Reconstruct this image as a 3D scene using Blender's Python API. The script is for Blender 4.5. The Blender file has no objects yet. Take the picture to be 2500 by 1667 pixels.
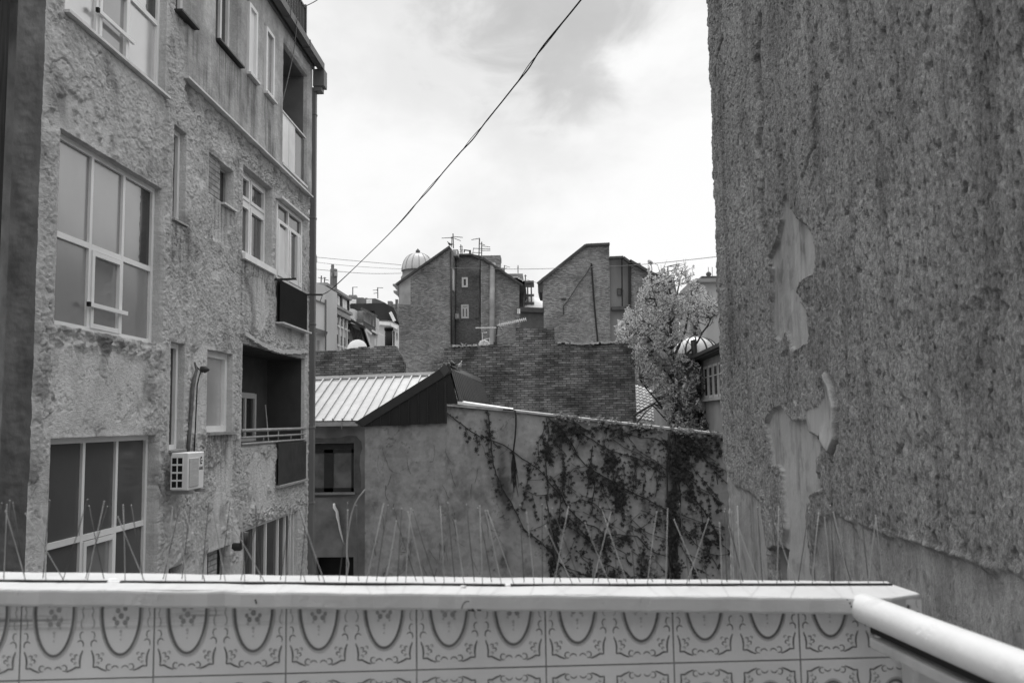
import bpy, math, random
import numpy as np
from math import radians, sin, cos, pi, sqrt, asin, atan2
from mathutils import Vector, Matrix

# ------------------------------------------------------------------ camera, sky, sun, exposure
S = bpy.context.scene
COL = S.collection
EYE = 9.0                                    # height of the eye above the yard
FPX, CX, CY = 1960.0, 1176.0, 784.15         # focal length and centre in photograph units (2352 wide)
ROLL = 0.0155
VPX, VPY = 1250.0, 965.0                     # where the +Y direction (along both side walls) vanishes


def _camera_rotation():
    rho = -ROLL
    dx, dy = VPX - CX, -(VPY - CY)
    v = np.array([cos(rho) * dx - sin(rho) * dy, sin(rho) * dx + cos(rho) * dy, -FPX])
    v /= np.linalg.norm(v)
    psi, th = asin(v[0]), atan2(-v[1], -v[2])
    return Matrix.Rotation(psi, 3, 'Z') @ Matrix.Rotation(pi / 2 + th, 3, 'X') @ Matrix.Rotation(rho, 3, 'Z')


ROT = _camera_rotation()
cam_data = bpy.data.cameras.new('camera')
cam_data.sensor_width = 36.0
cam_data.lens = FPX / 2352.0 * 36.0
cam_data.clip_start = 0.05
cam_data.clip_end = 3000
cam_data.dof.use_dof = True
cam_data.dof.focus_distance = 7.0
cam_data.dof.aperture_fstop = 8.0
cam = bpy.data.objects.new('camera', cam_data)
COL.objects.link(cam)
cam.matrix_world = Matrix.Translation((0, 0, EYE)) @ ROT.to_4x4()
S.camera = cam

SUN_EL, SUN_AZ = radians(56), radians(1.0)    # azimuth from +Y towards +X: the sun stands beyond the yard
world = bpy.data.worlds.new('World')
S.world = world
world.use_nodes = True
S.view_settings.view_transform = 'Standard'
S.view_settings.look = 'None'
S.view_settings.exposure = 0.0
S.view_settings.gamma = 1.0
S.view_settings.use_curve_mapping = False
S.cycles.max_bounces = 8
S.cycles.use_denoising = True


def ray(px, py):
    return ROT @ Vector(((px - CX) / FPX, -(py - CY) / FPX, -1.0))


def hX(px, py, X):
    d = ray(px, py); k = X / d.x
    return Vector((X, d.y * k, d.z * k + EYE))


def hY(px, py, Y):
    d = ray(px, py); k = Y / d.y
    return Vector((d.x * k, Y, d.z * k + EYE))


def hZ(px, py, Z):
    d = ray(px, py); k = (Z - EYE) / d.z
    return Vector((d.x * k, d.y * k, Z))


def proj(p):
    l = ROT.transposed() @ (Vector(p) - Vector((0, 0, EYE)))
    return CX + FPX * l.x / -l.z, CY - FPX * l.y / -l.z


def build_world():
    nt = world.node_tree
    N, L = nt.nodes, nt.links
    bg = N['Background']
    sky = N.new('ShaderNodeTexSky')
    sky.sky_type = 'NISHITA'
    sky.sun_disc = False
    sky.sun_elevation = SUN_EL
    sky.sun_rotation = SUN_AZ
    bw = N.new('ShaderNodeRGBToBW')
    L.new(sky.outputs[0], bw.inputs[0])
    tc = N.new('ShaderNodeTexCoord')

    def noise(scale, detail, dist, loc=(0, 0, 0), st=(1, 1, 1)):
        mp = N.new('ShaderNodeMapping')
        mp.inputs['Location'].default_value = loc
        mp.inputs['Scale'].default_value = st
        L.new(tc.outputs['Generated'], mp.inputs[0])
        n = N.new('ShaderNodeTexNoise')
        n.inputs['Scale'].default_value = scale
        n.inputs['Detail'].default_value = detail
        n.inputs['Roughness'].default_value = .55
        n.inputs['Distortion'].default_value = dist
        L.new(mp.outputs[0], n.inputs['Vector'])
        return n.outputs['Fac']

    def rng(v, a, b, c, d, smooth=True):
        m = N.new('ShaderNodeMapRange')
        m.interpolation_type = 'SMOOTHSTEP' if smooth else 'LINEAR'
        L.new(v, m.inputs[0])
        for i, x in enumerate((a, b, c, d)):
            m.inputs[i + 1].default_value = x
        return m.outputs[0]

    def math_(op, a, b):
        m = N.new('ShaderNodeMath'); m.operation = op
        for i, x in enumerate((a, b)):
            if isinstance(x, (int, float)):
                m.inputs[i].default_value = x
            else:
                L.new(x, m.inputs[i])
        return m.outputs[0]

    n1 = noise(2.2, 7, .3, (3.1, .4, 1.7), (1, 1, 1.5))
    n2 = noise(6.5, 6, .4, (.3, 5.4, 2.2), (1, 1, 1.6))
    clouds = math_('ADD', math_('MULTIPLY', n1, .65), math_('MULTIPLY', n2, .35))
    base = rng(clouds, .37, .59, 8.5, 10.3)
    # one darker cloud bank high over the yard
    d0 = ray(1240, -45).normalized()
    dot = N.new('ShaderNodeVectorMath'); dot.operation = 'DOT_PRODUCT'
    L.new(tc.outputs['Generated'], dot.inputs[0]); dot.inputs[1].default_value = d0
    n3 = noise(7.5, 7, .5, (7.7, 1.1, .2), (1, 1, 1.8))
    near = math_('ADD', dot.outputs['Value'], math_('MULTIPLY', math_('SUBTRACT', n3, .5), .030))
    dark = rng(near, .9885, .9990, 0, .34)
    base = math_('MULTIPLY', base, math_('SUBTRACT', 1.0, dark))
    sep = N.new('ShaderNodeSeparateXYZ')
    L.new(tc.outputs['Generated'], sep.inputs[0])
    zen = rng(sep.outputs['Z'], .46, .95, 1.0, 2.5)
    base = math_('MULTIPLY', base, zen)
    # thin veil of clear sky light through the cloud
    mix = math_('ADD', math_('MULTIPLY', base, .93), math_('MULTIPLY', bw.outputs[0], .07))
    L.new(mix, bg.inputs['Color'])
    bg.inputs['Strength'].default_value = .1


build_world()
sun_data = bpy.data.lights.new('sun', 'SUN')
sun_data.energy = 2.0
sun_data.angle = radians(1.2)
sun_data.color = (1, 1, 1)
sun = bpy.data.objects.new('sun', sun_data)
COL.objects.link(sun)
_sd = Vector((sin(SUN_AZ) * cos(SUN_EL), cos(SUN_AZ) * cos(SUN_EL), sin(SUN_EL)))
sun.rotation_euler = _sd.to_track_quat('Z', 'Y').to_euler()
sun.location = (0, 30, 60)


# ------------------------------------------------------------------ objects, meshes
def tag(o, label=None, cat=None, group=None, kind=None):
    if label: o['label'] = label
    if cat: o['category'] = cat
    if group: o['group'] = group
    if kind: o['kind'] = kind
    return o


def thing(name, label, cat, loc, group=None):
    o = bpy.data.objects.new(name, None)
    o.empty_display_size = .2
    COL.objects.link(o)
    o.location = loc
    return tag(o, label, cat, group)


ORIGIN = {}


def link_mesh(name, me, parent=None, origin=None):
    """vertices arrive in world coordinates; the object sits at its thing's base"""
    base = Vector(origin) if origin is not None else (ORIGIN[parent.name] if parent is not None and parent.name in ORIGIN
                                                      else (Vector(parent.location) if parent is not None else Vector((0, 0, 0))))
    o = bpy.data.objects.new(name, me)
    COL.objects.link(o)
    me.transform(Matrix.Translation(-base))
    ORIGIN[o.name] = base
    if parent is not None:
        o.parent = parent
        pb = ORIGIN.get(parent.name, Vector(parent.location))
        o.location = base - pb
    else:
        o.location = base
    return o


class MB:
    def __init__(s):
        s.v, s.f, s.m = [], [], []

    def add(s, vs, fs, mi=0):
        n = len(s.v)
        s.v += [tuple(p) for p in vs]
        for f in fs:
            s.f.append(tuple(i + n for i in f)); s.m.append(mi)
        return s

    def box(s, x0, x1, y0, y1, z0, z1, mi=0):
        x0, x1 = min(x0, x1), max(x0, x1); y0, y1 = min(y0, y1), max(y0, y1); z0, z1 = min(z0, z1), max(z0, z1)
        v = [(x0, y0, z0), (x1, y0, z0), (x1, y1, z0), (x0, y1, z0), (x0, y0, z1), (x1, y0, z1), (x1, y1, z1), (x0, y1, z1)]
        return s.add(v, [(0, 3, 2, 1), (4, 5, 6, 7), (0, 1, 5, 4), (1, 2, 6, 5), (2, 3, 7, 6), (3, 0, 4, 7)], mi)

    def quad(s, a, b, c, d, mi=0):
        return s.add([a, b, c, d], [(0, 1, 2, 3)], mi)

    def prism(s, pts, off, mi=0):
        n = len(pts); off = Vector(off)
        v = [Vector(p) for p in pts] + [Vector(p) + off for p in pts]
        f = [tuple(range(n)), tuple(range(2 * n - 1, n - 1, -1))]
        f += [(i, i + n, (i + 1) % n + n, (i + 1) % n) for i in range(n)]
        return s.add(v, f, mi)

    def tube(s, path, r, sides=6, mi=0, cap=True):
        P = [Vector(p) for p in path]
        R = r if isinstance(r, (list, tuple)) else [r] * len(P)
        n0 = len(s.v); up = None
        for i, p in enumerate(P):
            t = (P[min(i + 1, len(P) - 1)] - P[max(i - 1, 0)]).normalized()
            if up is None:
                up = t.orthogonal().normalized()
            else:
                up = (up - t * up.dot(t))
                up = up.normalized() if up.length > 1e-6 else t.orthogonal().normalized()
            w = t.cross(up)
            for k in range(sides):
                a = 2 * pi * k / sides
                s.v.append(tuple(p + (up * cos(a) + w * sin(a)) * R[i]))
        for i in range(len(P) - 1):
            for k in range(sides):
                a, b = n0 + i * sides + k, n0 + i * sides + (k + 1) % sides
                s.f.append((a, b, b + sides, a + sides)); s.m.append(mi)
        if cap:
            s.f.append(tuple(n0 + k for k in reversed(range(sides)))); s.m.append(mi)
            e = n0 + (len(P) - 1) * sides
            s.f.append(tuple(e + k for k in range(sides))); s.m.append(mi)
        return s

    def lathe(s, c, prof, seg=32, mi=0, a0=0, a1=2 * pi, sc=(1, 1)):
        c = Vector(c); n0 = len(s.v); full = abs(a1 - a0 - 2 * pi) < 1e-6
        cols = seg if full else seg + 1
        for r, z in prof:
            for k in range(cols):
                a = a0 + (a1 - a0) * k / seg
                s.v.append((c.x + r * cos(a) * sc[0], c.y + r * sin(a) * sc[1], c.z + z))
        for i in range(len(prof) - 1):
            for k in range(seg):
                k2 = (k + 1) % cols
                a, b = n0 + i * cols + k, n0 + i * cols + k2
                s.f.append((a, b, b + cols, a + cols)); s.m.append(mi)
        return s

    def build(s, name, mats, parent=None, smooth=False, bevel=0, origin=None):
        me = bpy.data.meshes.new(name)
        me.from_pydata(s.v, [], s.f)
        mats = mats if isinstance(mats, (list, tuple)) else [mats]
        for m in mats:
            me.materials.append(m)
        me.polygons.foreach_set('material_index', s.m)
        me.polygons.foreach_set('use_smooth', [smooth] * len(s.f))
        me.update()
        o = link_mesh(name, me, parent, origin)
        if bevel:
            b = o.modifiers.new('bevel', 'BEVEL'); b.width = bevel; b.segments = 2; b.limit_method = 'ANGLE'
        return o


def build_islands(k, name, mats, parent, smooth=False):
    """each separate piece of the builder becomes an object of its own"""
    par = list(range(len(k.v)))

    def find(i):
        while par[i] != i:
            par[i] = par[par[i]]; i = par[i]
        return i
    for f_ in k.f:
        r0_ = find(f_[0])
        for i in f_[1:]: par[find(i)] = r0_
    groups = {}
    for f_, m_ in zip(k.f, k.m): groups.setdefault(find(f_[0]), []).append((f_, m_))
    out = []
    for fs in groups.values():
        ids = sorted({i for f_, _ in fs for i in f_}); mp = {j: n_ for n_, j in enumerate(ids)}
        p = MB(); p.v = [k.v[i] for i in ids]; p.f = [tuple(mp[i] for i in f_) for f_, _ in fs]; p.m = [m_ for _, m_ in fs]
        out.append(p.build(name, mats, parent, smooth))
    return out


def wbox(p, q, w, h, up=(0, 0, 1)):
    """a bar of cross-section w x h from p to q: eight verts and faces"""
    p, q, up = Vector(p), Vector(q), Vector(up)
    t = (q - p).normalized(); s_ = t.cross(up).normalized() * (w / 2); u = s_.cross(t).normalized() * (h / 2)
    v = [p - s_ - u, p + s_ - u, p + s_ + u, p - s_ + u, q - s_ - u, q + s_ - u, q + s_ + u, q - s_ + u]
    return v, [(0, 1, 2, 3), (7, 6, 5, 4), (0, 4, 5, 1), (1, 5, 6, 2), (2, 6, 7, 3), (3, 7, 4, 0)]


# ------------------------------------------------------------------ noise for the relief of the plaster
def _hash(ix, iy, seed):
    h = (ix.astype(np.int64) * 374761393 + iy.astype(np.int64) * 668265263 + seed * 1442695041) & 0xFFFFFFFF
    h = ((h ^ (h >> 13)) * 1274126177) & 0xFFFFFFFF
    return (h ^ (h >> 16)) & 0xFFFFFFFF


def perlin(x, y, seed=0):
    x0, y0 = np.floor(x), np.floor(y)
    fx, fy = x - x0, y - y0
    u, v = fx * fx * fx * (fx * (fx * 6 - 15) + 10), fy * fy * fy * (fy * (fy * 6 - 15) + 10)

    def g(ix, iy, dx, dy):
        a = _hash(ix, iy, seed) * (2 * pi / 4294967296.0)
        return np.cos(a) * dx + np.sin(a) * dy
    a = g(x0, y0, fx, fy); b = g(x0 + 1, y0, fx - 1, fy)
    c = g(x0, y0 + 1, fx, fy - 1); d = g(x0 + 1, y0 + 1, fx - 1, fy - 1)
    return 1.5 * ((a + (b - a) * u) * (1 - v) + (c + (d - c) * u) * v)


def fbm(x, y, o=4, seed=0, gain=.5):
    r, a = 0, 1.0
    for i in range(o):
        r = r + a * perlin(x, y, seed + i * 17); x, y, a = x * 2.03 + 5.1, y * 2.03 + 1.7, a * gain
    return r


def sst(a, b, x):
    t = np.clip((x - a) / (b - a), 0, 1)
    return t * t * (3 - 2 * t)


def poly_sd(P, x, y):
    """signed distance to polygon, positive inside"""
    P = np.array(P, float); n = len(P)
    d2 = np.full(x.shape, 1e9); ins = np.zeros(x.shape, bool)
    for i in range(n):
        ax, ay = P[i]; bx, by = P[(i + 1) % n]
        ex, ey = bx - ax, by - ay
        t = np.clip(((x - ax) * ex + (y - ay) * ey) / (ex * ex + ey * ey + 1e-12), 0, 1)
        d2 = np.minimum(d2, (x - ax - t * ex) ** 2 + (y - ay - t * ey) ** 2)
        c = (ay > y) != (by > y)
        xi = ax + (y - ay) * ex / (ey if abs(ey) > 1e-12 else 1e-12)
        ins ^= c & (x < xi)
    d = np.sqrt(d2)
    return np.where(ins, d, -d)


def line_d(P, x, y):
    d2 = np.full(x.shape, 1e9)
    for (ax, ay), (bx, by) in zip(P[:-1], P[1:]):
        ex, ey = bx - ax, by - ay
        t = np.clip(((x - ax) * ex + (y - ay) * ey) / (ex * ex + ey * ey + 1e-12), 0, 1)
        d2 = np.minimum(d2, (x - ax - t * ex) ** 2 + (y - ay - t * ey) ** 2)
    return np.sqrt(d2)


def grid_mesh(name, V, keep, mat, parent, attrs=None, extra_v=None, extra_f=None, flip=False):
    """V (nu,nv,3) vertices, keep (nu-1,nv-1) cells"""
    nu, nv = V.shape[:2]
    idx = np.arange(nu * nv).reshape(nu, nv)
    q = np.stack([idx[:-1, :-1], idx[1:, :-1], idx[1:, 1:], idx[:-1, 1:]], -1)[keep]
    if flip: q = q[:, ::-1]
    verts = V.reshape(-1, 3)
    if extra_v is not None and len(extra_v):
        verts = np.vstack([verts, extra_v]); q = np.vstack([q, extra_f])
    used, inv = np.unique(q, return_inverse=True)
    q = inv.reshape(q.shape)
    me = bpy.data.meshes.new(name)
    me.vertices.add(len(used)); me.vertices.foreach_set('co', verts[used].astype(np.float32).ravel())
    me.loops.add(q.size); me.loops.foreach_set('vertex_index', q.astype(np.int32).ravel())
    me.polygons.add(len(q))
    me.polygons.foreach_set('loop_start', (np.arange(len(q)) * 4).astype(np.int32))
    me.polygons.foreach_set('use_smooth', np.ones(len(q), bool))
    me.materials.append(mat)
    me.update(calc_edges=True)
    for k, a in (attrs or {}).items():
        at = me.attributes.new(k, 'FLOAT', 'POINT')
        full = np.zeros(len(verts), np.float32); full[:nu * nv] = a.ravel()
        at.data.foreach_set('value', full[used])
    return link_mesh(name, me, parent)


# ------------------------------------------------------------------ materials (the picture is black and white: all greys)
MATS = {}


class NT:
    def __init__(s, name):
        s.m = bpy.data.materials.new(name); s.m.use_nodes = True
        s.N, s.L = s.m.node_tree.nodes, s.m.node_tree.links
        s.p = s.N['Principled BSDF']
        s.tc = s.N.new('ShaderNodeTexCoord')

    def put(s, sock, x):
        if isinstance(x, (int, float)):
            sock.default_value = x if sock.type == 'VALUE' else ((x, x, x, 1) if sock.type == 'RGBA' else (x, x, x))
        else:
            s.L.new(x, sock)

    def noise(s, scale, detail=5, st=(1, 1, 1), rough=.55, dist=0, vec=None):
        mp = s.N.new('ShaderNodeMapping'); mp.inputs['Scale'].default_value = st
        s.L.new(vec or s.tc.outputs['Object'], mp.inputs[0])
        n = s.N.new('ShaderNodeTexNoise')
        n.inputs['Scale'].default_value = scale; n.inputs['Detail'].default_value = detail
        n.inputs['Roughness'].default_value = rough; n.inputs['Distortion'].default_value = dist
        s.L.new(mp.outputs[0], n.inputs['Vector'])
        return n.outputs['Fac']

    def rng(s, v, a, b, c, d, smooth=False):
        m = s.N.new('ShaderNodeMapRange')
        if smooth: m.interpolation_type = 'SMOOTHSTEP'
        s.L.new(v, m.inputs[0])
        for i, x in enumerate((a, b, c, d)): m.inputs[i + 1].default_value = x
        return m.outputs[0]

    def op(s, o, a, b):
        m = s.N.new('ShaderNodeMath'); m.operation = o
        s.put(m.inputs[0], a); s.put(m.inputs[1], b)
        return m.outputs[0]

    def mix(s, f, a, b):
        m = s.N.new('ShaderNodeMix'); m.data_type = 'FLOAT'
        s.put(m.inputs[0], f); s.put(m.inputs[2], a); s.put(m.inputs[3], b)
        return m.outputs[0]

    def attr(s, name):
        a = s.N.new('ShaderNodeAttribute'); a.attribute_name = name
        return a.outputs['Fac']

    def bump(s, h, strength, dist):
        b = s.N.new('ShaderNodeBump'); b.inputs['Strength'].default_value = strength; b.inputs['Distance'].default_value = dist
        s.L.new(h, b.inputs['Height']); s.L.new(b.outputs[0], s.p.inputs['Normal'])

    def base(s, c, rough=.85, spec=.3, metal=0):
        s.put(s.p.inputs['Base Color'], c); s.put(s.p.inputs['Roughness'], rough)
        s.p.inputs['Specular IOR Level'].default_value = spec; s.p.inputs['Metallic'].default_value = metal
        return s.m


def M(name, c, rough=.85, var=.2, scale=4, st=(1, 1, 1), bump=0, bscale=40, spec=.3, metal=0, big=.12):
    if name in MATS: return MATS[name]
    t = NT(name)
    v = t.rng(t.noise(scale, 6, st), .3, .7, 1 - var, 1 + var)
    w = t.rng(t.noise(scale * .22, 4, st), .3, .7, 1 - big, 1 + big)
    col = t.op('MULTIPLY', t.op('MULTIPLY', v, w), c)
    if bump:
        t.bump(t.noise(bscale, 5, st), .6, bump)
    MATS[name] = t.base(col, rough, spec, metal)
    return MATS[name]


def brick(name, c1, c2, mortar, bw, bh, gap, warp=.03, stain=.35, bump=.012, sscale=1.2, lo=.55):
    t = NT(name)
    sp = t.N.new('ShaderNodeSeparateXYZ'); t.L.new(t.tc.outputs['Object'], sp.inputs[0])
    wx = t.op('MULTIPLY', t.op('SUBTRACT', t.noise(2.2 / bw * .25, 3), .5), warp * 2.2)
    wz = t.op('MULTIPLY', t.op('SUBTRACT', t.noise(1.6 / bw * .25, 4), .5), warp)
    cb = t.N.new('ShaderNodeCombineXYZ')
    t.L.new(t.op('ADD', t.op('ADD', sp.outputs['X'], sp.outputs['Y']), wx), cb.inputs[0])
    t.L.new(t.op('ADD', sp.outputs['Z'], wz), cb.inputs[1])
    b = t.N.new('ShaderNodeTexBrick')
    b.inputs['Scale'].default_value = 1.0
    b.inputs['Brick Width'].default_value = bw; b.inputs['Row Height'].default_value = bh
    b.inputs['Mortar Size'].default_value = gap; b.inputs['Mortar Smooth'].default_value = .4
    b.inputs['Bias'].default_value = -.1
    for k, c in (('Color1', c1), ('Color2', c2), ('Mortar', mortar)):
        b.inputs[k].default_value = (c, c, c, 1)
    t.L.new(cb.outputs[0], b.inputs['Vector'])
    bwn = t.N.new('ShaderNodeRGBToBW'); t.L.new(b.outputs['Color'], bwn.inputs[0])
    n1 = t.rng(t.noise(sscale, 7, (1, 1, 1), .62), .38, .62, 1 - stain, 1 + stain)
    n2 = t.rng(t.noise((1.3 if bh < .09 else 3.4) / bh * .35, 5, (.5, .5, 1.3), .65), .3, .72, lo, 1.35)
    smear = t.rng(t.noise(sscale * 2.1, 7, (1, 1, 1.5), .68), .53, .66, 0, .62, True)
    col = t.op('MULTIPLY', t.op('MULTIPLY', t.mix(smear, bwn.outputs[0], (c1 + c2) * .52), n1), n2)
    h = t.op('ADD', t.op('MULTIPLY', b.outputs['Fac'], -.7), t.op('MULTIPLY', t.noise(.8 / bh, 4), .8))
    t.bump(h, .9, bump)
    return t.base(col, .92, .15)


def glass(name, c, rough, var=.15, metal=0):
    t = NT(name)
    v = t.rng(t.noise(2.0, 4), .3, .7, 1 - var, 1 + var)
    t.bump(t.noise(9, 3), .08, .004)
    t.base(t.op('MULTIPLY', v, c), rough, .6, metal)
    return t.m


def facade_mat():
    t = NT('peeling_plaster')
    n1 = t.rng(t.noise(1.3, 7, (1, 1, .8), .6), .3, .7, .87, 1.11)
    n2 = t.rng(t.noise(34, 6, (1, .4, .8), .65), .3, .7, .85, 1.12)
    st = t.op('MULTIPLY', t.rng(t.noise(5, 7, (1, .75, .10), .65), .32, .7, .74, 1.15), t.rng(t.noise(2.6, 8, (1, .6, .7), .68), .34, .66, .70, 1.18))      # runs of dirt on the smooth upper coat
    wet = t.rng(t.noise(4, 7, (1, .45, .7), .68), .35, .68, .9, 1.1)
    sm, up, dirt_shade = t.attr('smooth'), t.attr('upper'), t.attr('dirt_shade')
    c = t.mix(sm, .49, t.op('MULTIPLY', .58, wet))
    c = t.mix(up, c, t.op('MULTIPLY', .47, st))
    c = t.op('MULTIPLY', t.op('MULTIPLY', c, n1), n2)
    c = t.op('MULTIPLY', c, t.op('SUBTRACT', 1.0, t.op('MULTIPLY', dirt_shade, .62)))
    t.bump(t.op('ADD', t.noise(30, 7, (1, .5, 1), .7), t.op('MULTIPLY', t.noise(90, 3, (1, .5, 1)), .4)), .9, .018)
    return t.base(c, .93, .15)


def rightwall_mat():
    t = NT('combed_plaster')
    n1 = t.rng(t.noise(1.1, 7), .3, .7, .82, 1.16)
    n2 = t.rng(t.noise(85, 5, (1, 1, .6), .7), .3, .7, .58, 1.36)
    n3 = t.rng(t.noise(26, 5, (1, 1, .45), .6), .3, .75, .75, 1.18)
    run = t.rng(t.noise(16, 6, (1, 1.4, .14), .65), .3, .7, .92, 1.06)
    bare, dirt_shade = t.attr('bare'), t.attr('dirt_shade')
    rough = t.op('MULTIPLY', t.op('MULTIPLY', .38, n2), n3)
    c = t.mix(bare, rough, t.op('MULTIPLY', .43, run))
    spk = t.rng(t.noise(62, 2), .74, .80, 1.0, 2.0)                         # pale grains of lime in the coat
    c = t.op('MULTIPLY', t.op('MULTIPLY', c, n1), t.mix(bare, spk, 1.0))
    c = t.op('MULTIPLY', c, t.op('SUBTRACT', 1.0, t.op('MULTIPLY', dirt_shade, .6)))
    amt = t.mix(bare, 1.0, .16)
    t.bump(t.op('MULTIPLY', t.op('ADD', t.noise(95, 6, (1, 1, .6), .7), t.op('MULTIPLY', t.noise(240, 3, (1, 1, .5)), .5)), amt), 1.0, .013)
    return t.base(c, .95, .12)


def stained_wall_mat():
    t = NT('stained_render')
    n1 = t.rng(t.noise(.8, 7, (1, 1, .8), .6), .3, .7, .76, 1.2)
    n2 = t.rng(t.noise(6, 6, (1, 1, .8), .65), .3, .7, .86, 1.12)
    dots = t.rng(t.noise(11, 3, (1, 1, .6)), .68, .74, 1.0, .6)
    c = t.op('MULTIPLY', t.op('MULTIPLY', .31, t.op('MULTIPLY', n1, n2)), dots)
    c = t.op('MULTIPLY', c, t.op('SUBTRACT', 1.0, t.op('MULTIPLY', t.attr('dirt_shade'), .7)))
    t.bump(t.noise(30, 5), .5, .006)
    return t.base(c, .93, .15)


def leaf_mat(name, c, trans, spec=.3):
    t = NT(name)
    v = t.rng(t.noise(7, 3), .3, .7, .6, 1.45)
    col = t.op('MULTIPLY', v, c)
    t.base(col, .45, spec)
    if trans:
        tr = t.N.new('ShaderNodeBsdfTranslucent'); t.put(tr.inputs['Color'], col)
        mx = t.N.new('ShaderNodeMixShader'); mx.inputs[0].default_value = trans
        t.L.new(t.p.outputs[0], mx.inputs[1]); t.L.new(tr.outputs[0], mx.inputs[2])
        t.L.new(mx.outputs[0], t.N['Material Output'].inputs['Surface'])
    return t.m


def paint(name, c, rough=.6):
    """old gloss paint: flakes, specks of grime, brush relief"""
    t = NT(name)
    v = t.rng(t.noise(6, 5), .3, .7, .93, 1.05)
    sp = t.rng(t.noise(34, 6, rough=.7), .66, .74, 1.0, .62)
    wash = t.rng(t.noise(14, 6, (.4, 1, 1.6), .65), .58, .75, 1.0, .82)
    fl = t.rng(t.noise(22, 5, rough=.6), .60, .64, 0, 1)
    t.bump(t.op('ADD', t.op('MULTIPLY', fl, -.5), t.noise(60, 4)), .7, .0012)
    return t.base(t.op('MULTIPLY', t.op('MULTIPLY', c, v), t.op('MULTIPLY', sp, wash)), rough, .4)


FACADE = facade_mat()
RIGHTWALL = rightwall_mat()
RENDERED = stained_wall_mat()
BRICKNEAR = brick('old_brick', .25, .10, .06, .27, .08, .011, .055, .45, .04, .9, .5)
BRICKPATCH = brick('patch_brick', .34, .22, .2, .25, .077, .012, .012, .2, .015, 2)
BRICKFAR = brick('gable_brick', .29, .10, .15, .32, .10, .018, .02, .25, .02, .28, .6)
BRICKFAR2 = brick('gable_brick_grey', .32, .11, .17, .32, .10, .018, .02, .25, .02, .3, .6)
PVC = M('white_window_frame', .74, .4, .04, 3, spec=.5)
WHITE = M('white_paint', .78, .6, .05, 6)
PALE = M('pale_metal', .6, .45, .1, 8)
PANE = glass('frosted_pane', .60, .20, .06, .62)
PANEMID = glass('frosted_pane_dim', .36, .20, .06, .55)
PANECLEAR = glass('clear_pane', .35, .04, .06, .5)
PANEDARK = glass('dark_pane', .03, .12)
SHADE = M('window_blind', .72, .6, .05, 5, (1, 1, .3))
DARKMETAL = M('dark_metal', .03, .45, .2, 6, spec=.4)
BLACK = M('black_corrugated', .012, .6, .2, 6, spec=.2)
PANELDARK = M('dark_corrugated', .05, .55, .2, 6, spec=.3)
STEEL = M('grey_steel', .3, .45, .2, 9, spec=.5)
PIPEGREY = M('grey_downpipe', .13, .5, .15, 3, (1, 1, .3))
CABLE = M('cable_rubber', .02, .7, .1, 5)
DARKPLASTER = M('dark_plaster', .22, .92, .35, 3, (1, 1, .6), .012, 26, .15)
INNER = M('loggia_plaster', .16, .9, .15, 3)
INNERSHADE = M('loggia_shade_plaster', .06, .9, .15, 3)  # shade inside the lower loggia is put into this darker lining
OLDWOOD = M('old_dark_wood', .035, .85, .5, 5, (6, 6, .4), .004, 30)

def curtained(name, c, var):
    t = NT(name)
    f_ = t.rng(t.noise(9, 3, (1, 1.6, .05)), .32, .68, 1 - var, 1 + var)
    return t.base(t.op('MULTIPLY', c, f_), .1, .6)


CURT = curtained('curtained_pane', .07, .7)
CURTPALE = curtained('pale_curtained_pane', .24, .3)

# ------------------------------------------------------------------ ground
g = MB()
n = 24
rad = [0, 8, 20, 50, 120, 400, 1600]
for i in range(len(rad) - 1):
    for k in range(n):
        a, b = 2 * pi * k / n, 2 * pi * (k + 1) / n
        P = lambda r, t: (r * cos(t), 20 + r * sin(t), 0)
        if rad[i] == 0:
            g.add([P(0, 0), P(rad[1], a), P(rad[1], b)], [(0, 1, 2)])
        else:
            g.quad(P(rad[i], a), P(rad[i + 1], a), P(rad[i + 1], b), P(rad[i], b))
tag(g.build('ground', M('yard_concrete', .16, .9, .3, 1.2, bump=.01, bscale=14)), kind='structure')
f = MB(); f.box(-2.2, 1.0, -2.0, 1.42, 7.2, 7.42)
tag(f.build('terrace_floor', M('terrace_concrete', .3, .85, .2, 6)), kind='structure')

# ------------------------------------------------------------------ apartment block on the left
XL = -4.73
APT = thing('apartment_block', 'tall weathered apartment block with flaking grey plaster, white windows and loggias, left of the yard', 'apartment block', (XL, 12.4, 0))


def wy(px, py, X=XL):
    p = hX(px, py, X); return p.y, p.z


def rect(xl, xr, tl, tr, bl, br, X=XL):
    a, b, c, d = wy(xl, tl, X), wy(xr, tr, X), wy(xl, bl, X), wy(xr, br, X)
    return [(a[0] + c[0]) / 2, (b[0] + d[0]) / 2, (c[1] + d[1]) / 2, (a[1] + b[1]) / 2]


E9 = EYE
OP = {}                                  # name: y0, y1, z0, z1, depth
OP['W2'] = rect(130, 366, 291, 431, 745, 791) + [.13]
y0, y1 = OP['W2'][0], OP['W2'][1]; hh = OP['W2'][3] - OP['W2'][2]
s = wy(134, 17.6)[1], wy(378, 217)[1]
OP['W1'] = [y0, y1 + .02, sum(s) / 2, sum(s) / 2 + hh, .13]
z1 = (wy(118, 1004)[1] + wy(358, 1002)[1]) / 2
OP['W3'] = [y0 + .02, y1, z1 - hh, z1, .14]
OP['N1'] = rect(397, 425.5, 285, 305, 500, 519) + [.14]
OP['N2'] = rect(389, 421, 785, 790, 1031, 1032) + [.14]
OP['U1'] = [wy(402, 24)[0], wy(435, 60)[0], (wy(400, 22.7)[1] + wy(442, 68)[1]) / 2, 0, .16]; OP['U1'][3] = OP['U1'][2] + 1.25
OP['U2'] = [wy(491, 90)[0], wy(543, 150)[0], (wy(487, 87)[1] + wy(545, 152.5)[1]) / 2, 0, .18]; OP['U2'][3] = OP['U2'][2] + 1.45
OP['U3'] = rect(562.5, 581, 3, 29, 166, 189) + [.03]
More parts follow.
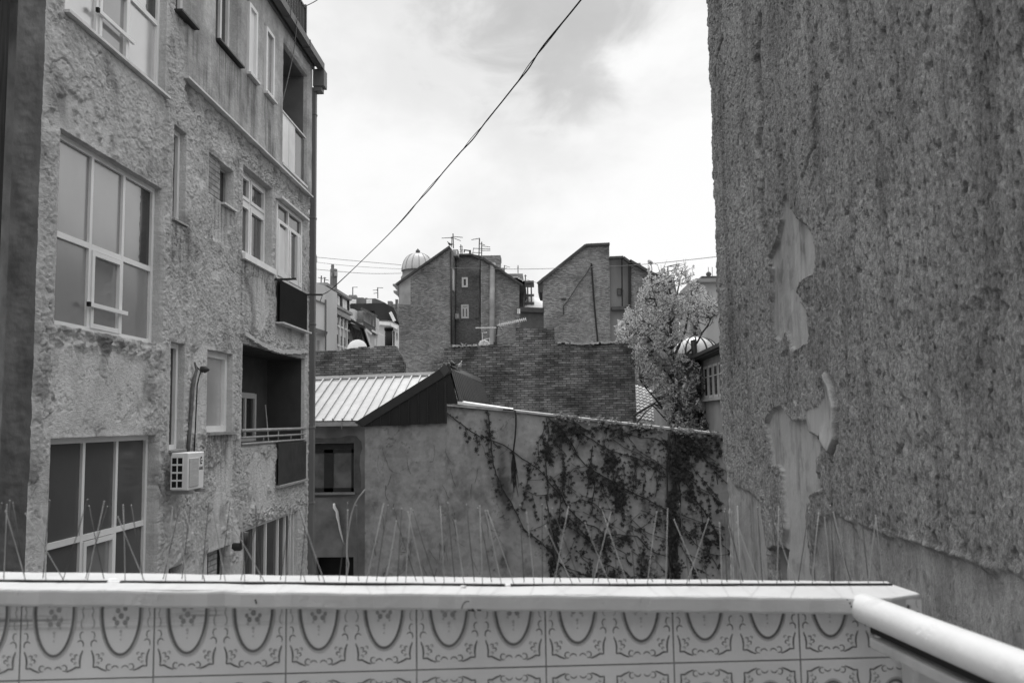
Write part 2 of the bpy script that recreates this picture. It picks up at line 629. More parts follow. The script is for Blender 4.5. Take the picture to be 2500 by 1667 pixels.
OP['U4'] = rect(602, 620.5, 58, 85.7, 209, 234) + [.03]
OP['L1'] = rect(646, 700.5, 94.5, 169, 380, 427) + [.74]
OP['B1'] = rect(478.5, 535, 351, 392, 449, 478) + [.15]
OP['W4'] = rect(556.5, 623.3, 380, 430.5, 582, 617) + [.17]
OP['W5'] = rect(632, 690, 457, 508, 636, 670.5) + [.04]
OP['W6'] = rect(474.6, 532.6, 803, 813, 991, 991) + [.15]
OP['L3'] = rect(554.5, 700, 791.6, 822, 1021, 1010) + [.74]
t7 = (wy(559, 1215)[1] + wy(683, 1172)[1]) / 2
OP['W7'] = [wy(559, 1215)[0], wy(683, 1172)[0], t7 - 1.4, t7, .12]
tv = (wy(475.5, 1269)[1] + wy(528, 1251)[1]) / 2
OP['V1'] = [wy(475.5, 1269)[0], wy(528, 1251)[0], tv - .5, tv, .15]
tv = (wy(384, 1306)[1] + wy(416, 1296)[1]) / 2
OP['V2'] = [wy(386, 1306)[0], wy(416, 1296)[0], tv - .5, tv, .15]
# keep the loggias one above the other inside the corner pier
for k in ('L1', 'L3'):
    OP[k][1] = 16.72
STRING = (wy(400, 155)[1] + wy(550, 300)[1] + wy(703, 448)[1]) / 3
UPY = 10.86                                # where the smoother upper storey begins
Y_NEAR, Y_FAR = 7.72, 16.98
Z_LO, Z_HI = EYE - 3.6, EYE + 7.42


def snap_lines(a, b, step, marks):
    l = np.linspace(a, b, int((b - a) / step) + 1)
    for m in marks:
        if a < m < b: l[np.argmin(abs(l - m))] = m
    return np.sort(l)


ys = snap_lines(Y_NEAR, Y_FAR, .015, [o[i] for o in OP.values() for i in (0, 1)] + [UPY])
zs = snap_lines(Z_LO, Z_HI, .0115, [o[i] for o in OP.values() for i in (2, 3)] + [STRING])
Yg, Zg = np.meshgrid(ys, zs, indexing='ij')
Zr = Zg - EYE


def blob(cy, cz, ry, rz):
    return np.exp(-(((Yg - cy) / ry) ** 4 + ((Zr - cz) / rz) ** 4))


def pblob(px, py, ry, rz):
    c = wy(px, py); return blob(c[0], c[1] - EYE, ry, rz)


upper = ((Yg >= UPY - .001) & (Zg > STRING)).astype(float)
bias = np.full(Yg.shape, .50)
bias -= 1.5 * pblob(235, 900, 1.15, .55)            # smooth coat between the two lower stair windows
bias -= .8 * pblob(190, 275, .9, .33)
bias -= 1.6 * pblob(505, 520, .42, .32)             # mortar patch under the bricked-up window
bias -= .8 * pblob(595, 700, .55, .42)
bias -= 1.0 * blob(13.2, -2.4, 2.6, .75) + .9 * blob(12.4, -.9, .5, .9) + 1.2 * blob(14.1, -.95, .65, .5)
bias -= .9 * blob(11.7, .45, .45, .75)
bias -= .9 * blob(7.9, -1.6, .28, 1.6)
edge_n = fbm(Yg * 1.6 + 3, Zr * 1.6, 5, 3) + .25 * fbm(Yg * 7, Zr * 7, 3, 9)
rough = sst(-.16, .06, bias + edge_n * .75) * (1 - upper)
wy1, wz1 = fbm(Yg * 3, Zr * 3, 3, 21) * .1, fbm(Yg * 3 + 9, Zr * 3, 3, 22) * .1
lump = fbm((Yg + wy1 + .2 * Zr) * 4.2, (Zr + wz1) * 4.0, 4, 5, .62)
lump2 = fbm((Yg + wy1 * 1.5 + .3 * Zr) * 9.5, (Zr + wz1 * 1.5) * 9.5, 4, 6, .7)
lump3 = fbm((Yg + .3 * Zr) * 20, Zr * 22, 3, 65, .7)
plates = sst(-.05, .0, lump) * .0060 + sst(-.03, .01, lump2) * .0070 + sst(-.05, .03, lump3) * .0050
crack = np.exp(-(np.abs(perlin((Yg + wy1 * 1.5) * 2.6, (Zr + wz1 * 1.5) * 1.7, 31)) / .022) ** 2)
flake = sst(-.03, .0, -np.abs(fbm(Yg * 3.1, Zr * 2.3, 4, 41) - .25) + .02)
D = rough * (.006 + plates + .003 * fbm(Yg * 26, Zr * 26, 2, 8) - .016 * crack)
D += (1 - rough) * (.004 * fbm(Yg * 4, Zr * 4, 4, 11) - .006 * crack * (1 - upper) - .010 * flake * (1 - upper))
D += upper * (.05 + .0015 * fbm(Yg * 10, Zr * 3, 2, 14))
D += .012 * sst(.1, .3, edge_n) * (1 - upper) * rough
D *= .35 + .65 * sst(0, .10, Yg - Y_NEAR)
dop = np.full(Yg.shape, 9.0)
for q in OP.values():
    dy_, dz_ = np.maximum(np.maximum(q[0] - Yg, Yg - q[1]), 0), np.maximum(np.maximum(q[2] - Zg, Zg - q[3]), 0)
    dop = np.minimum(dop, np.hypot(dy_, dz_))
soft = sst(.0, .07, dop)
D = D * soft + (1 - soft) * (.25 * D + .003)
# eroded band just under the flashing and along the slab edges over the loggias
under = np.exp(-((STRING - Zg - .18) / .16) ** 2) * (1 - upper) * (Yg > UPY)
D -= under * sst(-.1, .25, fbm(Yg * 3.4, Zr * 4.4, 4, 51)) * .03
for nm in ('W4', 'L3', 'W7'):
    o = OP[nm]
    band = np.exp(-((Zg - o[3] - .12) / .11) ** 2) * ((Yg > o[0] - .1) & (Yg < 16.85))
    rag = fbm(Yg * 5, Zr * 9, 4, 61)
    D += band * (.03 * sst(-.2, .1, rag) - .035 * sst(.05, .3, rag))
# broken plaster below the sills of the stair window
o = OP['W2']
band = np.exp(-((o[2] - .1 - Zg) / .11) ** 2) * ((Yg > o[0] - .05) & (Yg < o[1] + .05))
rag2 = fbm(Yg * 6, Zr * 7, 4, 71)
D += band * (.03 * sst(-.1, .2, rag2) - .02 * sst(.1, .3, -rag2))
# ragged pilaster edge right of the stair windows
edge = 10.47 + .05 * fbm(Zr * 2.5, Zr * 0 + 2, 4, 81)
D += .028 * sst(.012, -.012, Yg - edge) * (Yg > 10.3) * (Zr < 4.1)
dirt_shade = .55 * under + .8 * np.exp(-((o[2] - .09 - Zg) / .1) ** 2) * ((Yg > o[0]) & (Yg < o[1])) * sst(-.2, .4, rag2)  # band under the flashing evenly darker, ragged darker band below the stair sill
# soot runs: below sills and along the foot of the upper storey
runs = sst(.0, .6, fbm(Yg * 16, Zr * .7, 4, 91) + .1)
for nm in ('U1', 'U2', 'U3', 'U4', 'N1', 'W4', 'B1', 'W6'):
    q = OP[nm]
    dd = q[2] - Zg
    wside = np.exp(-((Yg - (q[0] + q[1]) / 2) / ((q[1] - q[0]) * .75)) ** 4)
    dirt_shade = dirt_shade + .8 * wside * sst(-.02, .06, dd) * sst(1.1, .1, dd) * (.3 + .7 * runs)
dirt_shade = dirt_shade + upper * .75 * sst(1.15, .1, Zg - STRING) * sst(-.35, .45, fbm(Yg * 2.0, Zr * 1.2, 4, 95)) * (.45 + .55 * runs)
dirt_shade = dirt_shade + .5 * np.exp(-((Yg - 13.12) / .05) ** 2) * ((Zr > 1.3) & (Zr < 2.6))
dirt_shade = dirt_shade + .35 * pblob(440, 1180, .25, .5) * runs
dirt_shade = dirt_shade + .55 * crack * (1 - upper) * sst(-.1, .3, fbm(Yg * 1.1, Zr * 1.1, 3, 97)) + .25 * sst(.1, .7, fbm(Yg * 3.5, Zr * 1.1, 5, 98)) * (1 - upper)
dirt_shade = dirt_shade + .7 * sst(.2, .9, fbm(Yg * 1.5, Zr * 1.1, 5, 99)) * (1 - upper)
dirt_shade = np.clip(dirt_shade, 0, 1)
smooth_a = np.clip(1 - rough, 0, 1)
jy, jz = .0035 * fbm(Yg * 5, Zr * 5, 3, 101), .0045 * fbm(Yg * 5 + 4, Zr * 5, 3, 102)
V = np.stack([XL + D, Yg + jy, Zg + jz], -1)
yc, zc = (ys[:-1] + ys[1:]) / 2, (zs[:-1] + zs[1:]) / 2
opid = np.full((len(ys) - 1, len(zs) - 1), -1)
depths = []
for i, o in enumerate(OP.values()):
    mk = (yc[:, None] > o[0]) & (yc[:, None] < o[1]) & (zc[None] > o[2]) & (zc[None] < o[3])
    opid[mk] = i; depths.append(o[4])
keep = opid < 0
nz = len(zs); ev, ef, emap = [], [], {}
nbase = len(ys) * nz


def inner(i, j, d):
    k = (i, j)
    if k not in emap:
        emap[k] = nbase + len(ev); ev.append((XL - d, V[i, j, 1], V[i, j, 2]))
    return emap[k]


for i in range(len(ys)):
    for j in range(nz - 1):
        a = opid[i - 1, j] if i > 0 else (-2 if i == 0 else -1)
        b = opid[i, j] if i < len(ys) - 1 else -2
        if i == 0 or i == len(ys) - 1: continue
        if (a < 0) != (b < 0):
            d = depths[max(a, b)]
            q = (i * nz + j, inner(i, j, d), inner(i, j + 1, d), i * nz + j + 1)
            ef.append(q if a < 0 else q[::-1])
for i in range(len(ys) - 1):
    for j in range(1, nz - 1):
        a, b = opid[i, j - 1], opid[i, j]
        if (a < 0) != (b < 0):
            d = depths[max(a, b)]
            q = (i * nz + j, (i + 1) * nz + j, inner(i + 1, j, d), inner(i, j, d))
            ef.append(q if a < 0 else q[::-1])
# the near corner turns back into the recess, the far corner turns round the end of the block
for i, xb in ((len(ys) - 1, XL - .5),):
    for j in range(nz - 1):
        k0 = nbase + len(ev); ev += [(xb, V[i, j, 1], V[i, j, 2]), (xb, V[i, j + 1, 1], V[i, j + 1, 2])]
        q = (i * nz + j, i * nz + j + 1, k0 + 1, k0)
        ef.append(q if i == 0 else q[::-1])
grid_mesh('wall', V, keep, FACADE, APT, {'smooth': smooth_a, 'upper': upper, 'dirt_shade': dirt_shade}, np.array(ev), np.array(ef))

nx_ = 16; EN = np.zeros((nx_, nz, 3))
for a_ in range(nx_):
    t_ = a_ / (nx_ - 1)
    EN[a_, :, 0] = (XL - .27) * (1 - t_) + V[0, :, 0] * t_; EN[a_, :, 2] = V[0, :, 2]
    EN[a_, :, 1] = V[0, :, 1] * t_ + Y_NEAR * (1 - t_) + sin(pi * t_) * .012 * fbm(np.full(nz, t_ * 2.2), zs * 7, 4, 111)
grid_mesh('end_wall', EN, np.ones((nx_ - 1, nz - 1), bool), M('end_plaster_shade', .21, .92, .35, 3.5, (1, 1, .6), .012, 26, .15), APT)  # face turned from the light, its shade put into a darker plaster
b = MB()                                              # the plain rest of the block out of sight
b.box(XL - .4, XL - .003, Y_NEAR, Y_FAR, 0, Z_LO)
b.box(-13, XL - .76, 14, 16.97, 0, Z_HI); b.box(-13, XL - .3, Y_NEAR, 13.0, Z_HI + .002, Z_HI + .2)
b.box(-13, XL - .3, 13.0, Y_FAR, Z_HI + .002, Z_HI + .2)
b.box(XL - .72, XL - .12, 16.77, 16.965, 0, Z_HI)
b.build('rear_wall', DARKPLASTER, APT)
# back of each loggia
for nm, m in (('L1', INNER), ('L3', INNERSHADE)):
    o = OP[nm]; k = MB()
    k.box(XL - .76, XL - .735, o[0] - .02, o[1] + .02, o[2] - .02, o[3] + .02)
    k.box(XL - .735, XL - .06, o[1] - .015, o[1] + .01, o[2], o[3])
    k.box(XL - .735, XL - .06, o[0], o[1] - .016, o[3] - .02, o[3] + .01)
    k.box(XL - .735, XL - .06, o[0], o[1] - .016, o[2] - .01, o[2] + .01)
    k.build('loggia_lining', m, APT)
# returned pier at the near end, and the boarded recess beyond it
k = MB()
for i in range(26):
    yb = 3.2 + i * .172
    k.box(XL - .36 - (.03 if i % 3 else .0), XL - .275 - (.03 if i % 3 else .0), yb, yb + .155, EYE - 4, EYE + 6)
k.box(XL - .5, XL - .4, 3.0, 7.68, 0, EYE + 6.2)
k.build('recess_boards', OLDWOOD, APT)


def window(parent, o, X, vs=(), hs=(), fw=.05, fd=.05, pane=PANE, frame=PVC, name='window', extra=None):
    """frame with mullions at ys vs and transoms at zs hs; glass as a sub-part"""
    y0, y1, z0, z1 = o[:4]
    m = MB()
    m.box(X, X + fd, y0 - .01, y0 + fw, z0, z1); m.box(X, X + fd, y1 - fw, y1 + .01, z0, z1)
    m.box(X, X + fd - .002, y0 + fw, y1 - fw, z0 - .01, z0 + fw); m.box(X, X + fd - .002, y0 + fw, y1 - fw, z1 - fw, z1 + .01)
    for v in vs: m.box(X + .002, X + fd - .004, v - fw * .45, v + fw * .45, z0 + fw, z1 - fw)
    for i, h in enumerate(hs):
        e = sorted([y0 + fw] + [q for v in vs for q in (v - fw * .45, v + fw * .45)] + [y1 - fw])
        for a, b_ in zip(e[::2], e[1::2]): m.box(X + .002, X + fd - .006, a, b_, h - fw * .55, h + fw * .55)
    if extra: extra(m)
    w = m.build(name, frame, parent)
    p = MB(); p.box(X + .006, X + .016, y0 + fw * .5, y1 - fw * .5, z0 + fw * .5, z1 - fw * .5)
    p.build('pane', pane, w)
    return w


def stair_window(o, X, mull, tr, bar, pane):
    y0, y1, z0, z1 = o[:4]
    ws = [wy(m, 600, X)[0] for m in mull]

    def sash(m):                                   # the opening light in the middle has a frame of its own
        a, b_ = ws[0] + .028, ws[1] - .028
        zt = tr - .04
        m.box(X + .004, X + .062, a, a + .05, z0 + .05, zt); m.box(X + .004, X + .062, b_ - .05, b_, z0 + .05, zt)
        m.box(X + .004, X + .060, a + .05, b_ - .05, zt - .05, zt); m.box(X + .004, X + .060, a + .05, b_ - .05, z0 + .05, z0 + .10)
    w = window(APT, o, X, ws, [tr], .055, .05, pane, PVC, 'window', sash)
    p = MB(); p.box(X + .018, X + .022, ws[0] + .07, ws[1] - .07, z0 + .1, tr - .1)
    p.build('clear_pane', PANECLEAR, w)
    if pane in (PANE, PANEMID):                                # the film has peeled off the edge of the last pane
        p = MB(); r9 = random.Random(2); n9 = 40; e9 = [y1 - .30 + r9.uniform(-.012, .012) for _ in range(n9 + 1)]
        for i in range(n9):
            za_, zb9 = tr + .05 + (z1 - .06 - tr - .05) * i / n9, tr + .05 + (z1 - .06 - tr - .05) * (i + 1) / n9
            p.quad((X + .0175, e9[i], za_), (X + .0175, y1 - .04, za_), (X + .0175, y1 - .04, zb9), (X + .0175, e9[i + 1], zb9))
        p.build('bare_pane', PANEDARK, w)
    gb = MB(); gb.box(X + .07, X + .10, ws[0] - .05, ws[1] + .06, bar - .022, bar + .022)
    gb.box(X + .068, X + .102, ws[0] - .085, ws[0] - .05, bar - .024, bar + .024, 1)
    gb.build('guard_bar', [PVC, BLACK], w)
    return w


tr2 = (wy(130, 535)[1] + wy(338, 611)[1]) / 2
OFF = OP['W2'][2] - tr2
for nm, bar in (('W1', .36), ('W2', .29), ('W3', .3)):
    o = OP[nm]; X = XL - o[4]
    stair_window(o, X, (197, 272), o[2] - OFF + (.02 if nm != 'W3' else .0), o[2] + bar, {'W1': PANE, 'W2': PANEMID, 'W3': glass('dim_reflection_pane', .10, .2, .1, .2)}[nm])  # lower panes toned darker, standing in for their dimmer reflections
k = MB(); o = OP['W1']; k.box(XL - .1, XL + .075, o[0] - .03, o[1] + .04, o[2] - .035, o[2] - .005)
k.build('window_sill', PALE, APT)
for nm in ('N1', 'N2'):
    o = OP[nm]; window(APT, o, XL - o[4], (), (), .06, .06, PANEDARK)
    k = MB(); k.box(XL - .1, XL + .05, o[0] - .02, o[1] + .03, o[2] - .03, o[2] - .004); k.build('window_sill', STEEL, APT)
for nm in ('U1', 'U2'):
    o = OP[nm]; window(APT, o, XL - o[4], ((o[0] + o[1]) / 2 + .12,) if nm == 'U2' else (), (), .07, .06, PANEDARK)
    k = MB(); k.box(XL - .1, XL + .12, o[0] - .05, o[1] + .06, o[2] - .03, o[2] - .004); k.build('window_sill', DARKMETAL, APT)
for nm, pm in (('U3', SHADE), ('U4', CURTPALE)):
    o = OP[nm]; window(APT, o, XL + .02, (), (), .055, .06, pm)
    k = MB(); k.box(XL + .03, XL + .12, o[0] - .04, o[1] + .07, o[2] - .05, o[2] - .011); k.build('window_sill', PALE, APT)
o = OP['B1']                                       # bricked-up window, a small dark light left open
k = MB(); ymid = o[0] + (o[1] - o[0]) * .50
k.box(XL - .14, XL - .018, o[0] - .01, ymid, o[2], o[3] + .01)
k.build('brick_infill', BRICKPATCH, APT)
window(APT, [ymid, o[1], o[2], o[3]], XL - .15, (), (), .05, .05, PANEDARK, STEEL)
k = MB(); k.box(XL - .1, XL + .06, ymid + .02, o[1] + .05, o[2] - .03, o[2]); k.build('window_sill', PALE, APT)
o = OP['W4']
tz = (wy(557, 452)[1] + wy(602, 477)[1]) / 2
xw4 = XL - o[4]; vm = wy(565.5, 500, xw4)[0]


def w4x(m):
    for a, b_ in ((o[0] + .05, vm - .02), (vm + .025, o[1] - .05)):
        for z0_, z1_ in ((o[2] + .05, tz - .045), (tz + .03, o[3] - .06)):
            m.box(xw4 + .01, xw4 + .066, a, a + .055, z0_, z1_); m.box(xw4 + .01, xw4 + .066, b_ - .055, b_, z0_, z1_)
            m.box(xw4 + .01, xw4 + .064, a + .055, b_ - .055, z0_, z0_ + .055); m.box(xw4 + .01, xw4 + .064, a + .055, b_ - .055, z1_ - .055, z1_)


window(APT, o, xw4, (vm,), (tz,), .06, .055, CURT, PVC, 'window', w4x)
k = MB(); k.box(XL - .15, XL + .07, o[0] - .03, o[1] + .08, o[2] - .10, o[2] - .004); k.build('window_sill', WHITE, APT)
o5 = OP['W5']; tz5 = (wy(632, 500)[1] + wy(690, 548)[1]) / 2; x5 = XL - .03
v5 = [wy(p, 590, x5)[0] for p in (655.5, 678)]


def w5x(m):
    e = [o5[0] + .05, v5[0] - .03, v5[0] + .03, v5[1] - .02, v5[1] + .02, o5[1] - .05]
    for a, b_ in zip(e[::2], e[1::2]):
        m.box(x5 + .01, x5 + .075, a, a + .07, o5[2] + .05, tz5 - .04); m.box(x5 + .01, x5 + .075, b_ - .07, b_, o5[2] + .05, tz5 - .04)
        m.box(x5 + .01, x5 + .073, a + .07, b_ - .07, o5[2] + .05, o5[2] + .14)


w5 = window(APT, o5, x5, v5[:1], (tz5,), .055, .06, CURT, PVC, 'window', w5x)
k = MB(); k.box(x5 + .017, x5 + .022, o5[0] + .12, v5[0] - .1, o5[2] + .15, tz5 - .08)
k.box(x5 + .017, x5 + .021, o5[0] + .06, v5[0] - .05, tz5 + .05, o5[3] - .35); k.build('window_blind', SHADE, w5)
k = MB(); k.box(XL - .01, XL + .14, o5[0] - .06, o5[1] + .12, o5[3] + .02, o5[3] + .06); k.build('drip_flashing', PALE, APT)
o = OP['W6']; ym = o[0] + (o[1] - o[0]) * .0
window(APT, o, XL - o[4], (), (), .085, .07, PANE)
k = MB(); k.box(XL - .1, XL + .07, o[0] - .02, o[1] + .03, o[2] - .045, o[2] - .004); k.build('window_sill', STEEL, APT)
o = OP['W7']
window(APT, o, XL - o[4], [wy(p, 1260, XL - .12)[0] for p in (578, 604, 632, 648, 660, 676)], (), .05, .06, PANEDARK)
for nm in ('V1', 'V2'):
    o = OP[nm]; k = MB()
    k.box(XL - .16, XL - .15, o[0] - .02, o[1] + .02, o[2], o[3] + .01); k.build('vent_back', BLACK, APT)
o = OP['V1']; k = MB(); k.box(XL - .148, XL - .05, o[0] + .18, o[0] + .50, o[2], o[3] - .002); k.build('brick_infill', BRICKPATCH, APT)
# string course flashing, lowest edge of the smooth storey
k = MB(); k.box(XL - .01, XL + .10, UPY - .06, 16.95, STRING - .03, STRING - .002); k.build('drip_flashing', PALE, APT)
# loggia fronts
o = OP['L1']; pz = (wy(646, 256)[1] + wy(696.5, 312.5)[1]) / 2
p1 = wy(678, 350)[0]
k = MB(); k.box(XL - .02, XL - .005, o[0] + .01, (o[0] + p1) / 2 + .04, o[2] + .03, pz); k.box(XL - .02, XL - .005, (o[0] + p1) / 2 + .06, p1, o[2] + .03, pz)
k.build('balcony_panel', WHITE, APT)
k = MB(); k.box(XL - .045, XL - .035, p1 - .02, o[1] - .02, o[2] + .02, pz - .01); k.build('balcony_panel', glass('tinted_panel', .08, .1), APT)
k = MB(); k.box(XL - .035, XL + .015, o[0], o[1] - .05, pz + .003, pz + .035); k.box(XL - .03, XL + .05, o[0], o[1], o[2] - .02, o[2] + .028)
build_islands(k, 'balcony_rail', PALE, APT)
# second storey: black corrugated apron and the two line brackets
y0, y1 = wy(631, 690)[0], wy(695, 690)[0]
zt = (wy(631, 643.5)[1] + wy(695, 675)[1]) / 2; zb = (wy(631, 739)[1] + wy(695, 760)[1]) / 2


def corrugated(y0, y1, z0, z1, X, pitch=.05, amp=.012):
    m = MB(); n = int((y1 - y0) / pitch * 6)
    for i in range(n):
        a, b_ = y0 + (y1 - y0) * i / n, y0 + (y1 - y0) * (i + 1) / n
        xa, xb = X + amp * sin(i / 6 * 2 * pi), X + amp * sin((i + 1) / 6 * 2 * pi)
        m.quad((xa, a, z0), (xb, b_, z0), (xb, b_, z1), (xa, a, z1))
    m.box(X - .05, X - .03, y0, y1, z0, z1)
    return m


corrugated(y0, y1, zb, zt, XL + .09).build('balcony_apron', BLACK, APT)
k = MB(); k.box(XL + .02, XL + .16, y0, y1 + .1, zb - .04, zb - .012); k.build('drip_flashing', PALE, APT)
k = MB()
pa, pb = hX(631, 642.5, XL + .02), hY(680.5, 640.5, hX(631, 642.5, XL + .02).y + .02)
k.add(*wbox(pa, pb, .035, .035))
pc = hX(696, 677, XL + .02); pd = hY(741, 677, pc.y + .05)
k.add(*wbox(pc, pd, .035, .035))
build_islands(k, 'clothes_line_bracket', DARKMETAL, APT)
BRACKET = Vector(pd)
# third storey: open loggia with rails, door, corrugated apron
o = OP['L3']
k = MB(); XR = XL + .03
for (tl, tr_, r) in ((989.5, 983, .027), (1005, 996.5, .018), (1020, 1008.5, .02)):
    z = (wy(554, tl)[1] + wy(700, tr_)[1]) / 2
    k.tube([(XR, o[0] - .02, z), (XR, 16.70, z)], r, 8)
zt3, zb3 = wy(554, 989.5)[1], wy(554, 1020)[1]
for i, yy in enumerate((14.2, 15.0, 15.75, 16.55)):
    k.tube([(XR, yy, zb3), (XR, yy, zt3 if i % 2 else (zt3 + zb3) / 2)], .013, 6)
k.build('balcony_rail', STEEL, APT, True)
y0, y1 = wy(631.5, 1060)[0], wy(695, 1060)[0]
zb = (wy(631, 1114)[1] + wy(695, 1098)[1]) / 2
corrugated(y0, y1, zb, o[2] - .02, XL + .06).build('balcony_apron', PANELDARK, APT)
k = MB(); k.box(XL - .0, XL + .1, y0 - .02, y1 + .1, zb - .05, zb - .012); k.build('drip_flashing', STEEL, APT)
xd = XL - .735
d0, d1 = wy(557, 950, xd)[0], wy(582, 950, xd)[0]
zd = wy(582, 905, xd)[1]
window(APT, [d0 - .35, d1, o[2] + .012, zd], xd + .003, [d0 + .02], (), .09, .05, PANEDARK, M('aged_door_frame', .45, .5, .05), 'door')
# a broken lintel strip sags over the loggia opening
k = MB(); n = 26; rr = random.Random(5)
for i in range(n):
    t0, t1 = i / n, (i + 1) / n
    za = o[3] + .10 - .16 * sin(pi * min(1, t0 * 1.05)) * .8 + rr.uniform(-.012, .012)
    zb_ = o[3] + .10 - .16 * sin(pi * min(1, t1 * 1.05)) * .8 + rr.uniform(-.012, .012)
    ya, yb = o[0] - .03 + t0 * (o[1] - o[0]), o[0] - .03 + t1 * (o[1] - o[0]) + .01
    k.add([(XL + .02, ya, za), (XL + .02, yb, zb_), (XL + .02, yb, zb_ + .09), (XL + .02, ya, za + .09),
           (XL + .07, ya, za + .01), (XL + .07, yb, zb_ + .01), (XL + .06, yb, zb_ + .08), (XL + .06, ya, za + .08)],
          [(0, 1, 5, 4), (4, 5, 6, 7), (7, 6, 2, 3), (0, 4, 7, 3), (1, 2, 6, 5)])
k.build('broken_lintel', FACADE, APT)
# eaves: soffit, gutter, hopper, downpipe, roof rail
k = MB(); k.box(XL - .05, XL + .20, 9, 17.06, Z_HI + .003, Z_HI + .05)
k.box(XL + .02, XL + .09, 9, 17.02, Z_HI - .08, Z_HI + .001); k.build('eaves_soffit', PIPEGREY, APT)
k = MB(); k.box(XL + .14, XL + .27, 9, 17.12, Z_HI - .06, Z_HI + .085)
for yy in np.arange(9.5, 17, 1.3): k.box(XL + .13, XL + .28, yy, yy + .03, Z_HI - .07, Z_HI + .095)
k.build('gutter', PIPEGREY, APT)
k = MB(); zt = Z_HI + .003; k.box(XL + .04, XL + .28, 17.05, 17.3, zt - .42, zt - .05); k.box(XL + .06, XL + .22, 17.07, 17.28, zt - .52, zt - .422)
k.build('rain_hopper', PIPEGREY, APT, bevel=.01)
k = MB(); k.box(XL - .03, XL + .092, 17.1, 17.22, 0, Z_HI - .42)
for z in (6.4, 4.2, 2.0, -.1, -1.6): k.box(XL - .04, XL + .10, 17.09, 17.23, EYE + z, EYE + z + .05)
k.build('downpipe', PIPEGREY, APT, bevel=.012)
k = MB()
for yy in np.arange(11.2, 16.75, .11): k.box(XL - .06, XL - .035, yy, yy + .025, Z_HI + .2, Z_HI + 1.1)
for z in (.3, 1.1): k.box(XL - .07, XL - .03, 11.2, 16.8, Z_HI + z, Z_HI + z + .04)
k.box(XL - .08, XL - .02, 16.74, 16.8, Z_HI + .2, Z_HI + 1.2)
for xx in np.arange(XL - .3, XL - 2, -.12): k.box(xx, xx + .025, 16.75, 16.78, Z_HI + .2, Z_HI + 1.1)
k.build('roof_rail', DARKMETAL, APT)
# flue elbows
k = MB(); c = hX(462, 848, XL)
k.tube([c + Vector((-.05, 0, 0)), c + Vector((.06, 0, 0)), c + Vector((.08, 0, -.03))], .045, 10)
c = hX(536, 1240, XL)
k.build('flue_pipe', DARKMETAL, APT, True); k = MB(); k.tube([c + Vector((-.05, 0, -.1)), c + Vector((.1, 0, -.1)), c + Vector((.16, 0, -.06)), c + Vector((.17, 0, .12))], .06, 10)
k.build('flue_pipe', DARKMETAL, APT, True)

# stick leaning in the loggia
tp = hX(609.5, 930, XL - .55); bt = hX(617, 1015, XL - .3)
k = MB(); k.tube([bt + (bt - tp) * .2, tp], .012, 6)
tag(k.build('wooden_pole', M('bare_wood', .3, .7, .2, 8), origin=bt), 'thin pale wooden pole leaning upright inside the dark open loggia', 'pole')

# air conditioner under the narrow lower window
x0, x1 = XL + .10, XL + .315
ya = 10.50
zt, zb = hY(400, 1040, ya).z, hY(400, 1127, ya).z
yb = ya + .50
AC = thing('air_conditioner', 'white outdoor air conditioner with dark side grille on the peeling wall', 'air conditioner', (XL + .1, ya, zb))
k = MB(); k.box(x0, x1, ya, yb, zb, zt); k.build('casing', PVC, AC, bevel=.012)
k = MB()
k.box(x0 + .01, x0 + .155, ya - .006, ya - .001, zb + .03, zt - .05, 1)
for i in range(5):
    z = zb + .03 + i * (zt - zb - .08) / 4
    k.box(x0 + .005, x0 + .16, ya - .014, ya - .0065, z - .011, z + .011)
for i in range(3):
    x = x0 + .01 + i * .0725
    k.box(x - .007, x + .007, ya - .013, ya - .0068, zb + .02, zt - .04)
k.build('side_grille', [PVC, BLACK], AC)
k = MB(); k.box(x1 + .001, x1 + .012, ya + .03, ya + .31, zb + .04, zt - .07); k.build('fan_cover', M('fan_cover_grey', .45, .5, .1, 30, (1, 1, 6)), AC, bevel=.01)
k = MB(); k.box(XL - .02, x1 + .05, ya + .05, ya + .09, zb - .045, zb - .003); k.box(XL - .02, x1 + .05, yb - .09, yb - .05, zb - .045, zb - .003)
build_islands(k, 'wall_bracket', STEEL, AC)
k = MB(); n = 14; cz = zt - .11; cy_ = yb - .10
for i in range(n - 3):
    a0_, a1_ = 2 * pi * i / n + .6, 2 * pi * (i + 1) / n + .6
    k.quad((x1 + .002, cy_ + .038 * cos(a0_), cz + .05 * sin(a0_)), (x1 + .002, cy_ + .038 * cos(a1_), cz + .05 * sin(a1_)),
           (x1 + .002, cy_ + .022 * cos(a1_), cz + .03 * sin(a1_)), (x1 + .002, cy_ + .022 * cos(a0_), cz + .03 * sin(a0_)))
k.quad((x1 + .002, cy_, cz - .012), (x1 + .002, cy_ + .045, cz - .012), (x1 + .002, cy_ + .045, cz + .004), (x1 + .002, cy_, cz + .004))
k.build('maker_mark', BLACK, AC)


def lettering(txt, loc, size, rot, mat, parent, name):
    cu = bpy.data.curves.new(name, 'FONT'); cu.body = txt; cu.size = size; cu.align_x = 'CENTER'; cu.extrude = .0008
    ob = bpy.data.objects.new(name, cu); COL.objects.link(ob)
    dg = bpy.context.evaluated_depsgraph_get(); dg.update()
    me = bpy.data.meshes.new_from_object(ob.evaluated_get(dg))
    bpy.data.objects.remove(ob)
    me.transform(Matrix.Translation(loc) @ rot.to_4x4())
    me.materials.clear(); me.materials.append(mat)
    return link_mesh(name, me, parent)


lettering('GREE', Vector((x1 + .003, cy_ + .005, cz - .115)), .055, Matrix(((0, 0, 1), (1, 0, 0), (0, 1, 0))), BLACK, AC, 'lettering')
